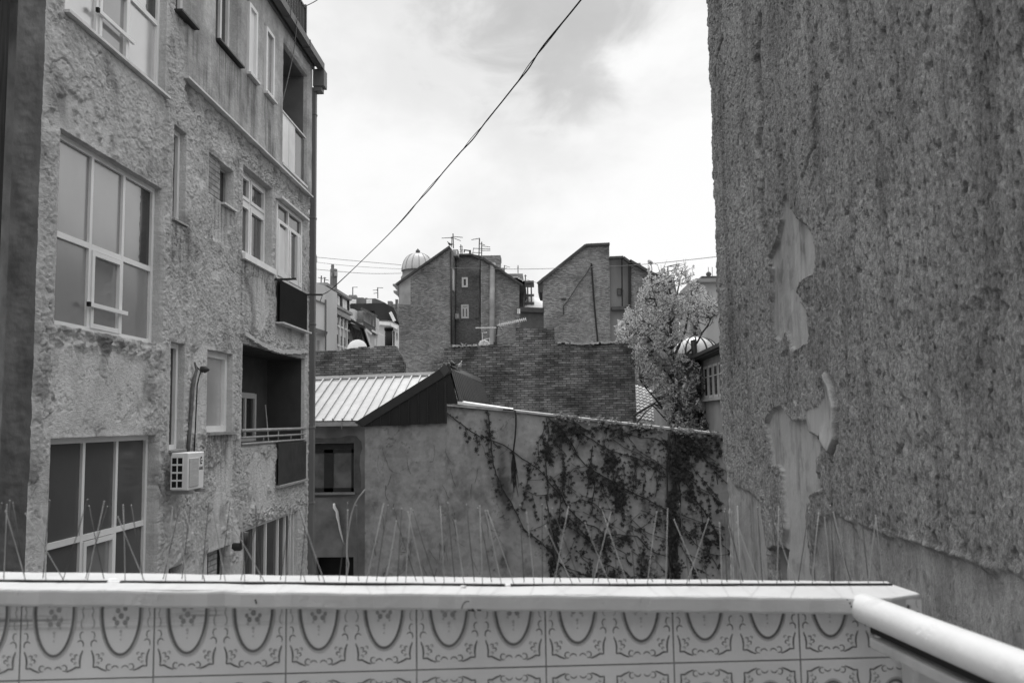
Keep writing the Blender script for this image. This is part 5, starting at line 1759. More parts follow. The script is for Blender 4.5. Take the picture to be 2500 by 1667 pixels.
for pts, r_, dy in limbs:
    P = [hY(x, y, YT) for x, y in pts]; m = len(P)
    Q = []
    for i, p in enumerate(P):
        t = i / (m - 1); p = Vector(p); p.y += dy * t * 1.4; Q.append(p)
    P2 = []
    for a, b_ in zip(Q[:-1], Q[1:]):
        for i in range(4): P2.append(a.lerp(b_, i / 4) + Vector((rr.uniform(-.025, .025), rr.uniform(-.03, .03), 0)))
    P2.append(Q[-1]); m = len(P2)
    k.tube(P2, [r_ * (1 - .82 * i / (m - 1)) for i in range(m)], 6)
    anchors += [(p, (P2[min(i + 1, m - 1)] - P2[max(i - 1, 0)]).normalized()) for i, p in enumerate(P2) if i > m * .15 and p.z > EYE - .7]
CP = np.array(crown)


def in_crown(p):
    x, y = proj(p); n_ = len(crown); r = False
    for i in range(n_):
        (x0, y0), (x1, y1) = crown[i], crown[(i + 1) % n_]
        if (y0 > y) != (y1 > y) and x < x0 + (y - y0) * (x1 - x0) / (y1 - y0): r = not r
    return r


lf = MB(); nleaf = 0


def leaf(p, d, L_):
    d = d.normalized(); e = d.cross(Vector((rr.uniform(-1, 1), rr.uniform(-1, 1), rr.uniform(-.4, 1)))).normalized(); nn = e.cross(d)
    w = L_ * rr.uniform(.42, .6); mid = p + d * L_ * .5
    lf.add([p, mid + e * w * .5 + nn * w * .16, p + d * L_ + nn * -.1 * L_, mid - e * w * .5 + nn * w * .16, mid - nn * w * .04], [(0, 1, 4), (1, 2, 4), (2, 3, 4), (3, 0, 4)])


def leafy(path):
    global nleaf
    for a, b_ in zip(path[:-1], path[1:]):
        for _ in range(4):
            p = a.lerp(b_, rr.random()) + Vector((rr.gauss(0, .02), rr.gauss(0, .03), rr.gauss(0, .02)))
            if not in_crown(p): continue
            for _ in range(rr.choice([1, 2, 2])):
                d_ = (b_ - a).normalized() * .5 + Vector((rr.gauss(0, .7), rr.gauss(0, .7), rr.gauss(-.1, .6)))
                leaf(p, d_, rr.uniform(.058, .112)); nleaf += 1


x0, x1, y0, y1 = 1404, 1657, 600, 1000
twigs = 0; tries = 0
while twigs < 860 and tries < 14000:
    tries += 1
    px, py = rr.uniform(x0, x1), rr.uniform(y0, y1)
    Yp = YT + rr.gauss(0, .75)
    p = hY(px, py, Yp)
    if not in_crown(p): continue
    if py < 812 and perlin(np.array([px * .022]), np.array([py * .022]), 4)[0] < rr.uniform(-.6, .3) - .12: continue
    a, dr_ = min(anchors, key=lambda q: (q[0] - p).length + max(0, q[0].z - p.z) * 1.2)
    if (a - p).length > 1.5: continue
    mid = a.lerp(p, .5) + Vector((rr.uniform(-.06, .06), rr.uniform(-.06, .06), -.05)); tip_ = p + Vector((rr.uniform(-.1, .1), rr.uniform(-.1, .1), rr.uniform(.12, .3)))
    path = [a, a.lerp(mid, .5), mid, mid.lerp(p, .5), p, p.lerp(tip_, .5), tip_]
    k.tube(path, [.014, .012, .010, .008, .007, .005, .003], 4, cap=False)
    leafy(path[2:]); twigs += 1
for (px, py) in ((1491, 602), (1503, 604), (1527, 614), (1558, 606), (1575, 604), (1592, 614), (1538, 622), (1566, 622), (1612, 645), (1654, 706), (1648, 720), (1640, 693)):
    tp_ = hY(px, py, YT + rr.uniform(-.4, .4)); a, dr_ = min(anchors, key=lambda q: (q[0] - tp_).length)
    path = [a.lerp(tp_, t) + Vector((rr.uniform(-.02, .02), 0, 0)) for t in (0, .25, .45, .6, .75, .9, 1)]
    k.tube(path, [.012, .011, .009, .008, .006, .004, .003], 4, cap=False); leafy(path); leafy(path)
k.build('trunk', BARK, TREE, True)
lf.build('crown', LEAFT, TREE)
print('leaves', nleaf, 'twigs', twigs)

# ------------------------------------------------------------------ house with the glazed dome, right of the tree
f6 = lambda x, y: ((1450 + x / 3.409) / 1.063, (620 + y / 3.409) / 1.063)
YD = 27.6
XD = hY(1612, 900, YD).x
DH = thing('domed_house', 'grey house with dark eave, tall windows and glazed dome, right of the tree', 'house', (XD, YD, 0))
ze = hY(1607, 826, YD).z
k = MB(); k.box(XD, XD + 5, 17, YD + 4, 0, ze); xl_ = hY(1536, 900, YD).x
k.box(xl_, XD - .002, YD + .3, YD + 4, 0, ze - .1)
k.build('wall', M('house_render', .30, .9, .15, 2, (1, 1, .6), .004, 22), DH)
k = MB(); a, b_ = Vector((XD - .28, YD + .25, ze - .02)), Vector((XD - .28, 17, ze + .05))
k.add(*wbox(a + Vector((.14, 0, 0)), b_ + Vector((.14, 0, 0)), .36, .10)); k.add(*wbox(a + Vector((-.08, 0, .05)), b_ + Vector((-.08, 0, .05)), .10, .10))
k.add(*wbox(Vector((XD - .2, YD + .1, ze - .06)), Vector((hY(1566, 830, YD).x, YD + .1, ze - .06)), .4, .10))
k.build('eaves', M('dark_eaves', .045, .6, .2, 5), DH)
cx_, cz_ = hY(1597, 815, YD + 2.2), hY(1597, 773, YD + 2.2)
R_ = (hY(1652, 815, YD + 2.2).x - cx_.x); Hh = cz_.z - cx_.z
dc = Vector((cx_.x, YD + 2.2, cx_.z))
prof = [(R_ * cos(t * pi / 2 / 9), Hh * sin(t * pi / 2 / 9)) for t in range(10)]; prof[-1] = (.01, Hh)
k = MB(); k.lathe(dc, prof, 36); dm = k.build('dome', M('frosted_dome', .68, .25, .1, 1.2, spec=.6), DH, True)
k = MB()
for i in range(14):
    a = 2 * pi * i / 14 + .1; k.tube([dc + Vector((r_ * cos(a) * 1.01, r_ * sin(a) * 1.01, z * 1.01)) for r_, z in prof], .028, 5)
k.build('dome_rib', M('dome_rib_metal', .05, .5, .1, 6), dm)
k = MB(); k.lathe(dc + Vector((0, 0, -.3)), [(R_ * 1.04, -.3), (R_ * 1.04, .3), (R_ * .98, .31)], 36); k.build('dome_base', M('dome_base_metal', .06, .6, .1, 6), DH)
c0, c1 = hY(*f6(840, 870), YD - .3), hY(*f6(826, 712), YD - .3)
k = MB(); k.tube([c0 - Vector((0, 0, .3)), c1], .085, 10); k.build('vent_pipe', DARKMETAL, DH, True)
k = MB(); a = hY(*f6(866, 880), YD - .4); k.tube([a, Vector((a.x, a.y, hY(*f6(866, 1190), YD - .4).z)), Vector((a.x + .05, a.y, 2))], .08, 8); k.build('downpipe', BLACK, DH, True)
wins = []
y_a, y_b = hX(*f6(925, 1000), XD).y, hX(*f6(1040, 1000), XD).y
zt, zb = hX(*f6(930, 940), XD).z, hX(*f6(940, 1200), XD).z
span = y_a - y_b
for t0, t1 in ((0, .30), (.36, .66), (.72, 1.02), (1.08, 1.4)):
    a, b_ = y_a - span * t0, y_a - span * t1
    k = MB(); xx = XD - .05
    fr = .075
    k.box(xx, XD - .003, b_, b_ + fr, zb, zt); k.box(xx, XD - .003, a - fr, a, zb, zt); k.box(xx, XD - .003, b_ + fr, a - fr, zt - fr, zt); k.box(xx, XD - .003, b_ + fr, a - fr, zb, zb + fr)
    k.box(xx + .002, XD - .003, b_ + fr, a - fr, zt - (zt - zb) * .36, zt - (zt - zb) * .33)
    w = k.build('window', M('old_frame', .45, .6, .1, 6), DH)
    k = MB(); k.box(XD - .03, XD - .004, b_ + .03, a - .03, zb + .03, zt - .03); k.build('pane', PANEDARK, w)
k = MB(); k.box(XD - .12, XD - .004, y_a - span * 1.45, y_a + .1, zb - .1, zb - .01); k.build('window_sill', M('house_sill', .35, .8), DH)
a = hY(*f6(852, 1195), YD - .6); b_ = hY(*f6(928, 1305), YD - .6)
A2 = thing('air_conditioner', 'small grey air conditioner below the tall windows of the domed house', 'air conditioner', (a.x, YD - .6, b_.z))
k = MB(); k.box(a.x, b_.x, YD - .6, YD - .25, b_.z, a.z); k.build('casing', M('ac_grey', .45, .5, .1, 6), A2, bevel=.02)
k = MB(); c = Vector((a.x * .55 + b_.x * .45, YD - .604, (a.z + b_.z) / 2)); k.lathe((0, 0, 0), [(.22, 0), (.22, .01), (.19, .012), (.05, .008)], 20)
k.v = [(v[0] + c.x, c.y - v[2], v[1] + c.z) for v in k.v]; k.build('fan_grille', M('ac_grille', .2, .6, .2, 20), A2)
k = MB(); k.box(a.x, XD + .02, YD - .55, YD - .5, b_.z - .06, b_.z - .003); k.build('wall_bracket', DARKMETAL, A2)
# little tiled roof glimpsed under the tree
YS = 31.5
sL, sR = hY(1440, 962, YS), hY(1530, 975, YS); tL, tR = hY(1440, 878, YS + 2.4), hY(1516, 906, YS + 2.4)
SH = thing('tiled_shed', 'small shed with a light wavy tiled roof glimpsed under the tree', 'shed', (sL.x, YS, 0))
k = MB(); nr, nc = 11, 40
for i in range(nr):
    t0, t1 = i / nr, (i + 1.1) / nr
    for j in range(nc):
        s0, s1 = j / nc, (j + 1) / nc
        def rpnt(s_, t_, lift): 
            p = sL.lerp(sR, s_).lerp(tL.lerp(tR, s_), t_); return p + Vector((0, -.02, .05 * (.5 + .5 * sin(s_ * nc / 4 * 2 * pi)) + lift))
        k.quad(rpnt(s0, t0, .07), rpnt(s1, t0, .07), rpnt(s1, t1, 0), rpnt(s0, t1, 0))
        k.quad(rpnt(s0, t0, .0), rpnt(s1, t0, .0), rpnt(s1, t0, .07), rpnt(s0, t0, .07))
k.build('roof', M('pale_roof_tile', .42, .8, .35, 5), SH)
k = MB(); k.box(sL.x, sR.x + .1, YS + .2, YS + 2.4, 0, min(sL.z, sR.z) - .1); k.build('wall', DARKPLASTER, SH)

# ------------------------------------------------------------------ the tall gables far behind
f2 = lambda x, y: ((950 + x / 4.612) / 1.063, (560 + y / 4.612) / 1.063)
f3 = lambda x, y: ((1280 + x / 4.612) / 1.063, (560 + y / 4.612) / 1.063)


def face(k, pts, Y, depth, mi=0):
    k.prism([hY(x, y, Y) for x, y in pts], (0, depth, 0), mi)


def wpane(parent, px0, px1, py0, py1, Y, fr=.10, vert=0, trans=None, frame=PVC, pane=PANEDARK):
    a, b_ = hY(px0, py1, Y), hY(px1, py0, Y); x0, x1, z0, z1 = a.x, b_.x, a.z, b_.z
    k = MB()
    k.box(x0, x0 + fr, Y - .08, Y - .003, z0, z1); k.box(x1 - fr, x1, Y - .08, Y - .003, z0, z1)
    k.box(x0 + fr, x1 - fr, Y - .078, Y - .003, z0, z0 + fr); k.box(x0 + fr, x1 - fr, Y - .078, Y - .003, z1 - fr, z1)
    zt_ = z1 - (z1 - z0) * trans if trans else z1 - fr
    for i in range(vert):
        c = x0 + (x1 - x0) * (i + 1) / (vert + 1); k.box(c - fr * .6, c + fr * .6, Y - .076, Y - .003, z0 + fr, zt_ - .002)
    if trans: k.box(x0 + fr, x1 - fr, Y - .075, Y - .003, zt_, zt_ + fr)
    w = k.build('window', frame, parent)
    k = MB(); k.box(x0 + .03, x1 - .03, Y - .04, Y - .004, z0 + .03, z1 - .03); k.build('pane', pane, w)
    return w


Y1 = 88.0
low = 1000
H1 = thing('brick_gable_house', 'big old brick gable with a recessed bay, aerials and a round dome behind it', 'house', (hY(1050, 900, Y1).x, Y1, 0))
k = MB()
face(k, [(917, low), (916, 649), (1032.7, 568), (1036.5, 570), (1037.5, low)][::-1], Y1, 5.2)
k.build('wall', BRICKFAR, H1)
k = MB(); face(k, [(1037.8, low), (1046.5, 588), (1084, 586.3), (1100.6, 594.5), (1106, low)][::-1], Y1 + 4.4, 3); k.build('bay_wall', brick('bay_brick', .27, .15, .15, .30, .10, .018, .05, .35, .02, .25), H1)
k = MB(); face(k, [(1104.5, low), (1104.3, 595), (1111, 595.5), (1193, 650.5), (1191, low)][::-1], Y1 + .5, 6); k.build('wall', BRICKFAR2, H1)
k = MB()                                                     # thin dark roof edges
for a, b_, Y in (((910, 654), (1033.5, 566.8), Y1), ((1045, 586.5), (1084, 585.5), Y1 + 4.3), ((1084, 585.5), (1101, 594), Y1 + 4.3), ((1104, 594), (1111, 594.8), Y1 + .4), ((1111, 594.8), (1200, 655), Y1 + .4)):
    p, q = hY(*a, Y - .15), hY(*b_, Y - .15); v, f_ = wbox(p, q, .5, .22, (0, 0, 1)); k.add(v, f_)
face(k, [(1086, 584), (1103, 596), (1150, 625), (1108, 588)], Y1 + 6, 3)
build_islands(k, 'roof_edge', M('dark_old_roof', .06, .8, .3, 2), H1)
k = MB()                                                     # cornice stubs at either eave
for q in (((902, 652), (916, 652), (916, 668), (909, 664), (907, 659), (902, 656)), ((903.5, 667), (916, 668), (916, 684), (911, 676), (904, 672))):
    face(k, [q_ for q_ in q][::-1], Y1 + .4, 7)
k.build('cornice', M('old_cornice', .22, .85, .3, 2), H1)
k = MB()
for q in (((1187, 649), (1206, 645), (1208, 668), (1201, 678), (1196, 676), (1192, 700), (1189, 700), (1188, 672)), ((1192, 676), (1203, 676), (1201, 710), (1193, 712))):
    face(k, list(q)[::-1], Y1 + 1, 6)
k.build('broken_eaves', M('charred_eaves', .035, .9, .4, 2), H1)
k = MB(); face(k, [(917, 649), (943, 630), (943, 700), (917, 700)][::-1], Y1 - .04, .03); face(k, [(917, 649), (968, 609), (966, 622), (932, 648)][::-1], Y1 - .05, .03); k.build('render_patch', M('pale_render_patch', .30, .9, .2, 1.2), H1)
wpane(H1, *[f2(820, 0)[0], f2(886, 0)[0], f2(0, 540)[1], f2(0, 654)[1]], Y1 + 4.35, .2)
wpane(H1, *[f2(812, 0)[0], f2(898, 0)[0], f2(0, 846)[1], f2(0, 1004)[1]], Y1 + 4.35, .2, 1, .3)
wpane(H1, *[f2(962, 0)[0], f2(1010, 0)[0], f2(0, 842)[1], f2(0, 998)[1]], Y1 + 4.35, .12, 0, .33, M('weathered_frame', .2, .7))
xr_ = hY(1036.6, 640, Y1).x                                   # slim light on the return of the bay
p, q = hX(*f2(702, 690), xr_ + .03), hX(*f2(722, 450), xr_ + .03)
k = MB(); k.box(xr_, xr_ + .08, Y1 + 1.2, Y1 + 2.4, hY(*f2(710, 690), Y1 + 1.5).z, hY(*f2(710, 450), Y1 + 1.5).z); k.build('slim_window', PVC, H1)
k = MB(); p, q = hY(*f2(1166, 380), Y1 + .3), hY(*f2(1156, 1310), Y1 + .3)
k.tube([p, q, Vector((q.x, q.y, 2))], .3, 8); k.build('downpipe', M('gable_pipe', .26, .7, .3, 1), H1, True)
k = MB(); p, q = hY(*f2(748, 330), Y1 + 4.1), hY(*f2(738, 1290), Y1 + 4.1); k.tube([p, q], .13, 6); p, q = hY(*f2(697, 250), Y1 - .1), hY(*f2(703, 1290), Y1 - .1); k.tube([p, q], .1, 6); k.build('downpipe', DARKMETAL, H1, True)
k = MB(); face(k, [f2(x, y) for x, y in ((1045, 470), (1045, 345), (1040, 340), (1040, 295), (1255, 292), (1255, 340), (1250, 345), (1250, 470))][::-1], Y1 + 5, 2.2); face(k, [f2(x, y) for x, y in ((1252, 500), (1252, 435), (1290, 432), (1290, 500))][::-1], Y1 + 5, 1)
k.build('chimney', BRICKFAR, H1)
k = MB(); face(k, [f2(x, y) for x, y in ((1300, 500), (1505, 498), (1525, 640), (1400, 640))][::-1], Y1 + 8, 2); k.build('dormer', M('dormer_render', .28, .9, .2, 1), H1)
k = MB(); 
for x, y in ((1440, 575), (1465, 590), (1490, 600), (1420, 565)): c = hY(*f2(x, y), Y1 + 1); k.box(c.x - .3, c.x + .3, c.y, c.y + 1, c.z - .2, c.z + .3)
k.build('loose_tile', PALE, H1)
k = MB(); Yc = Y1 + 6                                            # enclosed balcony beyond the eave
a, b_ = hY(*f2(1522, 830), Yc), hY(*f2(1600, 620), Yc)
for x in (a.x, (a.x + b_.x) / 2, b_.x): k.box(x - .08, x + .08, Yc, Yc + .2, a.z, b_.z)
for z in (a.z, a.z + (b_.z - a.z) * .42, b_.z): k.box(a.x - .082, b_.x + .3, Yc - .03, Yc + .25, z - .12, z + .12)
k.box(a.x - 1, b_.x + .2, Yc + .3, Yc + 3, a.z - .25, a.z - .13); k.box(a.x - 1, b_.x + .3, Yc - .2, Yc + 3, b_.z + .13, b_.z + .4)
k.build('balcony', M('balcony_frame', .12, .7), H1)
c0 = hY(*f2(1575, 900), Yc); k = MB(); k.lathe(Vector((c0.x, Yc + 2, c0.z)), [(2.4, -3), (2.2, 0), (1.8, .8), (1.0, 1.5), (.1, 1.8)], 20); k.build('cupola', WHITE, H1, True)
# air conditioners high on the bay
for q, lab in (((715, 775, 225, 298), 'air conditioner at the roof edge beside the gable peak'), ((745, 786, 946, 1006), 'air conditioner low beside the double window of the brick bay')):
    Yq = Y1 + 2.5; a, b_ = hY(*f2(q[0], q[3]), Yq), hY(*f2(q[1], q[2]), Yq)
    T = thing('air_conditioner', lab, 'air conditioner', (a.x, Yq, a.z))
    k = MB(); k.box(a.x, b_.x, Yq, Yq + 1.4, a.z, b_.z); k.build('casing', M('ac_far', .36, .6, .1, 2), T)
    k = MB(); k.box(a.x + (b_.x - a.x) * .62, b_.x - .1, Yq - .04, Yq - .004, a.z + .15, b_.z - .15); k.build('side_panel', WHITE, T)
# dome on its drum behind the gable
YO = Y1 + 14
oc, orr = hY(*f2(325, 470), YO), hY(*f2(505, 470), YO); R_ = orr.x - oc.x
zt = hY(*f2(325, 272), YO).z; Hh = zt - oc.z
DM = thing('domed_turret', 'pale sheet metal dome with a dark pointed finial behind the left gable', 'dome', (oc.x, YO, 0))
DMAT = M('dome_sheet', .42, .45, .2, .35, (1, 1, .5), spec=.5)
prof = [(R_ * 1.0, 0), (R_ * 1.02, .12 * Hh)] + [(R_ * 1.0 * cos(t * pi / 2 / 9) ** .9, Hh * (.12 + .88 * sin(t * pi / 2 / 9))) for t in range(1, 9)] + [(R_ * .16, Hh)]
k = MB(); k.lathe(oc, prof, 40); dm = k.build('dome', DMAT, DM, True)
k = MB()
for i in range(14):
    a = 2 * pi * i / 14; k.tube([oc + Vector((r_ * cos(a) * 1.005, r_ * sin(a) * 1.005, z * 1.005)) for r_, z in prof], .045, 4)
k.build('dome_seam', M('dome_seam_metal', .22, .5, .1, 2), dm)
k = MB(); fz = zt - .05; hf = hY(*f2(325, 210), YO).z - zt
k.lathe(Vector((oc.x, YO, fz)), [(R_ * .2, 0), (R_ * .2, hf * .12), (R_ * .11, hf * .2), (R_ * .15, hf * .42), (R_ * .12, hf * .6), (R_ * .05, hf * .8), (.02, hf)], 16); k.build('finial', M('finial_metal', .07, .6), dm, True)
k = MB(); k.lathe(oc, [(R_ * 1.06, -9), (R_ * 1.06, -.35 * Hh), (R_ * .98, -.25 * Hh), (R_ * .96, 0), (R_ * 1.04, .002)], 32); k.build('drum', M('drum_metal', .17, .7, .2, 1), DM, True)
k = MB(); k.box(oc.x - R_, oc.x + R_, YO - 1, YO + 5, 0, oc.z - 4); k.build('tower_wall', DARKPLASTER, DM)


def aerial(parts, Y, label, r=.05, base=None):
    b_ = hY(*base, Y); T = thing('tv_aerial', label, 'aerial', b_, 'roof aerials on the far houses')
    k = MB(); k.tube([hY(*q, Y) for q in parts[0]], r * 1.2, 5); k.build('mast', DARKMETAL, T)
    k = MB()
    for l in parts[1:]: k.tube([hY(*q, Y) for q in l], r * .8, 4)
    k.build('boom', DARKMETAL, T)


g2 = lambda *ps: [f2(*p) for p in ps]
aerial([g2((725, 215), (720, 48)), g2((592, 100), (720, 92)), g2((720, 82), (830, 92)), g2((730, 100), (808, 130))], Y1 + 1, 'tallest aerial with crossed booms at the gable peak', .05, f2(725, 215))
aerial([g2((705, 200), (708, 82)), g2((690, 100), (730, 100))], Y1 + .6, 'thin aerial mast just left of the tallest one at the gable peak', .04, f2(705, 200))
aerial([g2((810, 285), (808, 172)), g2((792, 200), (830, 190)), g2((795, 225), (832, 232)), g2((796, 250), (828, 245)), g2((825, 280), (823, 190))], Y1 + 5, 'short bushy aerial right of the gable peak', .05, f2(810, 285))
aerial([g2((912, 285), (912, 238)), g2((902, 240), (922, 240)), g2((840, 232), (900, 240)), g2((845, 262), (850, 232))], Y1 + 5.4, 'stubby vent mast with short boom on the bay roof', .10, f2(912, 285))
aerial([g2((1012, 328), (1018, 98)), g2((926, 118), (1018, 102)), g2((1018, 158), (1078, 178)), g2((950, 215), (1140, 222))], Y1 + 5, 'tall aerial with a boom pointing left above the bay roof', .055, f2(1012, 328))
aerial([g2((1043, 330), (1043, 142)), g2((1043, 188), (1138, 200)), g2((1030, 240), (1140, 238)), g2((930, 262), (1040, 266)), g2((943, 285), (950, 210))], Y1 + 5.6, 'aerial with long right booms beside the big chimney', .05, f2(1043, 330))
aerial([g2((1298, 490), (1298, 406)), g2((1298, 406), (1362, 430)), g2((1298, 440), (1330, 436))], Y1 + 6, 'small aerial on the roof right of the chimney', .04, f2(1298, 490))
aerial([g2((1452, 495), (1452, 404)), g2((1440, 430), (1462, 430))], Y1 + 8, 'bare rod on the dormer right of the chimney', .04, f2(1452, 495))
aerial([g2((1534, 620), (1535, 510)), g2((1520, 526), (1550, 526))], Y1 + 8, 'short crossed rod over the enclosed balcony', .05, f2(1534, 620))
q = hY(*f2(684, 192), Y1 + .3); pigeon((q.x, Y1 + .3, q.z - .05), 2.2, 2.6, [BD, BD, BK_], 'crow perched on the very tip of the left brick gable')

# sheet metal shed wall between the gables
YM = 62.0
k = MB(); pts = g2((1478, 1200), (1478, 905), (1742, 915), (1742, 1200)); face(k, pts[::-1], YM, .3)
T = thing('metal_shed', 'grey sheet metal shed wall between the two big brick gables', 'shed', (hY(1220, 740, YM).x, YM, 0))
a = hY(*pts[0], YM); b_ = hY(*pts[2], YM)
k2 = MB(); 
for i in range(26):
    x = a.x + (b_.x - a.x) * i / 26; k2.box(x, x + .05, YM - .05, YM - .003, 0, b_.z - .02)
k.build('wall', M('shed_sheet', .13, .6, .15, .6, (1, 1, .3)), T); k2.build('sheet_rib', M('shed_rib', .1, .6), T)
k = MB(); c, d = hY(*f2(1470, 905), YM - .1), hY(*f2(1745, 915), YM - .1); k.add(*wbox(c, d, .5, .35)); k.build('roof_edge', M('shed_edge', .05, .6), T)
k = MB(); c, d = hY(*f2(1446, 950), YM - .3), hY(*f2(1475, 895), YM - .3)
for x in (c.x, d.x - .12): k.box(x, x + .12, YM - .4, YM - .3, c.z, d.z)
for z in (c.z, d.z - .12): k.box(c.x + .12, d.x - .12, YM - .4, YM - .3, z, z + .12)
tag(k.build('window_frame', WHITE, None, origin=c), 'small white empty frame against the edge of the grey metal shed', 'window frame')

Y2 = 84.0
H2 = thing('brick_gable_house', 'brick gable with a long left slope and a flat clipped top, behind the tree', 'house', (hY(1400, 900, Y2).x, Y2, 0))
k = MB(); face(k, [(1248, low), (1246, 660), (1243, 640), (1345, 565.5), (1399.4, 563), (1404.5, low)][::-1], Y2, 6); k.build('wall', BRICKFAR2, H2)
k = MB(); face(k, [(1399, low), (1399.8, 594), (1431, 593), (1448, 606), (1447, low)][::-1], Y2 + .4, 5); k.build('bay_wall', M('gable_render', .19, .9, .3, .35, (1, 1, .5), .02, 3), H2)
k = MB(); face(k, [(1446, low), (1447, 601), (1453, 604), (1494, 628), (1514, 636.5), (1548, 638), (1560, 700), (1560, low)][::-1], Y2 + .2, 5); k.build('wall', BRICKFAR, H2)
k = MB()
for a, b_ in (((1235, 652), (1345, 564)), ((1345, 564), (1400, 561.3)), ((1400, 593), (1431, 591.6)), ((1431, 591.6), (1448, 604)), ((1446, 599), (1495, 627)), ((1495, 627), (1515, 635.5)), ((1515, 635.5), (1549, 637))):
    p, q = hY(*a, Y2 - .1), hY(*b_, Y2 - .1); k.add(*wbox(p, q, .6, .25))
face(k, [(1235, 651), (1247, 643), (1247, 672), (1240, 671), (1237, 662)][::-1], Y2 - .2, 6)
build_islands(k, 'roof_edge', MATS['dark_old_roof'], H2)
k = MB(); face(k, [f3(1268, 410), f3(1268, 380), f3(1310, 378), f3(1310, 420)][::-1], Y2 + 3, .8); k.build('chimney', BRICKFAR, H2)
wpane(H2, f3(1046, 0)[0], f3(1104, 0)[0], f3(0, 664)[1], f3(0, 745)[1], Y2 + .35, .05, 0, None, DARKMETAL)
wpane(H2, f3(1054, 0)[0], f3(1146, 0)[0], f3(0, 1044)[1], f3(0, 1190)[1], Y2 + .35, .22, 1, .25)
k = MB(); a, b_ = hY(*f3(985, 912), Y2), hY(*f3(1192, 868), Y2); k.box(a.x, b_.x, Y2 - .3, Y2 + .38, a.z, b_.z); k.build('ledge', M('ledge_dark', .07, .9, .3, 1), H2)
k = MB(); k.tube([hY(*f3(x, y), Y2 - .15) for x, y in ((756, 385), (768, 560), (785, 800), (808, 1060), (830, 1290))], .085, 5)
k.tube([hY(*f3(x, y), Y2 - .1) for x, y in ((756, 395), (700, 500), (620, 600), (520, 760), (440, 870))], .035, 4); k.tube([hY(*f3(x, y), Y2 - .1) for x, y in ((440, 860), (442, 960))], .05, 4)
k.tube([hY(*f3(x, y), Y2 - .1) for x, y in ((1098, 335), (1104, 870))], .07, 5); k.tube([hY(*f3(x, y), Y2 + .0) for x, y in ((1186, 390), (1190, 880))], .14, 5)
k.build('conductor_cable', CABLE, H2)
k = MB(); a, b_ = hY(*f3(418, 795), Y2), hY(*f3(468, 778), Y2); k.box(a.x, b_.x, Y2 - .12, Y2 - .003, a.z, b_.z); k.build('rust_plate', DARKMETAL, H2)
# flat-roofed building at the right edge
Y3 = 52.0
H3 = thing('flat_roofed_house', 'light flat roofed house glimpsed between the tree and the coarse wall', 'house', (hY(1640, 800, Y3).x, Y3, 0))
k = MB(); face(k, [f3(1945, 1500), f3(1940, 595), f3(2400, 590), f3(2400, 1500)][::-1], Y3, 6); face(k, [f3(2050, 1500), f3(2050, 948), f3(2400, 940), f3(2400, 1500)][::-1], Y3 - 3, 2.9)
k.build('wall', M('light_render', .36, .9, .12, .6, (1, 1, .5)), H3)
k = MB(); face(k, [f3(1930, 592), f3(1930, 553), f3(2400, 545), f3(2400, 590)][::-1], Y3 - .4, 6.5); k.build('parapet_band', M('band_grey', .24, .9, .1, 1), H3)
k = MB(); face(k, [f3(1870, 1500), f3(1868, 590), f3(1938, 575), f3(1938, 1500)][::-1], Y3 + .5, 4); k.build('return_wall', M('house_return', .25, .9, .2, 1), H3)
k = MB(); face(k, [f3(1990, 550), f3(1995, 527), f3(2400, 520), f3(2400, 548)][::-1], Y3 + 2, 2); c = hY(*f3(2078, 540), Y3 + 1.5); k.lathe(c, [(.12, -.1), (.12, .12), (.17, .14), (.17, .24), (.1, .33), (.01, .36)], 10); k.build('roof_vent', M('vent_dark', .08, .8), H3)
k = MB()
for x in (2075, 2118): k.tube([hY(*f3(x, 530), Y3 + 1), hY(*f3(x - 2, 425), Y3 + 1)], .02, 4)
k.build('roof_rod', DARKMETAL, H3)
k = MB(); k.tube([hY(*f3(1935, 1500), Y3 - .6), hY(*f3(1930, 580), Y3 - .6)], .17, 8); k.build('downpipe', DARKMETAL, H3, True)
k = MB(); a, b_ = hY(*f3(2030, 880), Y3 - 3), hY(*f3(2400, 865), Y3 - 3); k.box(a.x, b_.x, Y3 - 3.3, Y3 - .1, a.z, b_.z); a, b_ = hY(*f3(2050, 940), Y3 - 2), hY(*f3(2136, 900), Y3 - 2); k.build('canopy', M('canopy_pale', .5, .7), H3)
k = MB(); a, b_ = hY(*f3(2070, 935), Y3 - .05), hY(*f3(2140, 885), Y3 - .05); k.box(a.x, b_.x, Y3 - .05, Y3 - .003, a.z, b_.z); k.build('window', BLACK, H3)

# ------------------------------------------------------------------ street of pale houses far left
YS1 = 100.0
f1 = f1b
pA = hY(*f1(185, 700), YS1); XS = pA.x
SA = thing('street_house', 'pale long street house with two rows of dark windows and a glazed attic', 'house', (XS, YS1, 0))
LIGHT = M('street_render', .55, .85, .08, .3); LIGHT2 = M('street_trim', .62, .8, .06, .5)
y_e = hX(*f1(500, 900), XS).y
ztop = (hX(*f1(190, 520), XS).z + hX(*f1(495, 690), XS).z) / 2
zc = (hX(*f1(190, 705), XS).z + hX(*f1(497, 862), XS).z) / 2
zc2 = (hX(*f1(190, 800), XS).z + hX(*f1(497, 950), XS).z) / 2
k = MB(); k.box(XS - 9, XS, YS1, y_e, 0, zc); k.box(XS - 9, XS - .5, YS1 + .3, y_e, zc + .002, ztop); k.build('wall', LIGHT, SA)
k = MB(); k.box(XS - 9, XS + .35, YS1 - .1, y_e, zc - .25, zc + .1); k.box(XS - .1, XS + .5, YS1, y_e, zc2 - .25, zc2 + .1); k.box(XS - 9.2, XS + .2, YS1 - .1, y_e + .1, ztop + .002, ztop + .35)
k.build('cornice', M('street_cornice', .25, .8), SA)
k = MB(); nb = 9; 
for i in range(4): 
    yy = YS1 + .4 + (y_e - YS1 - .6) * i / 3; k.box(XS - .49, XS - .1, yy - .2, yy + .2, zc + .12, ztop)
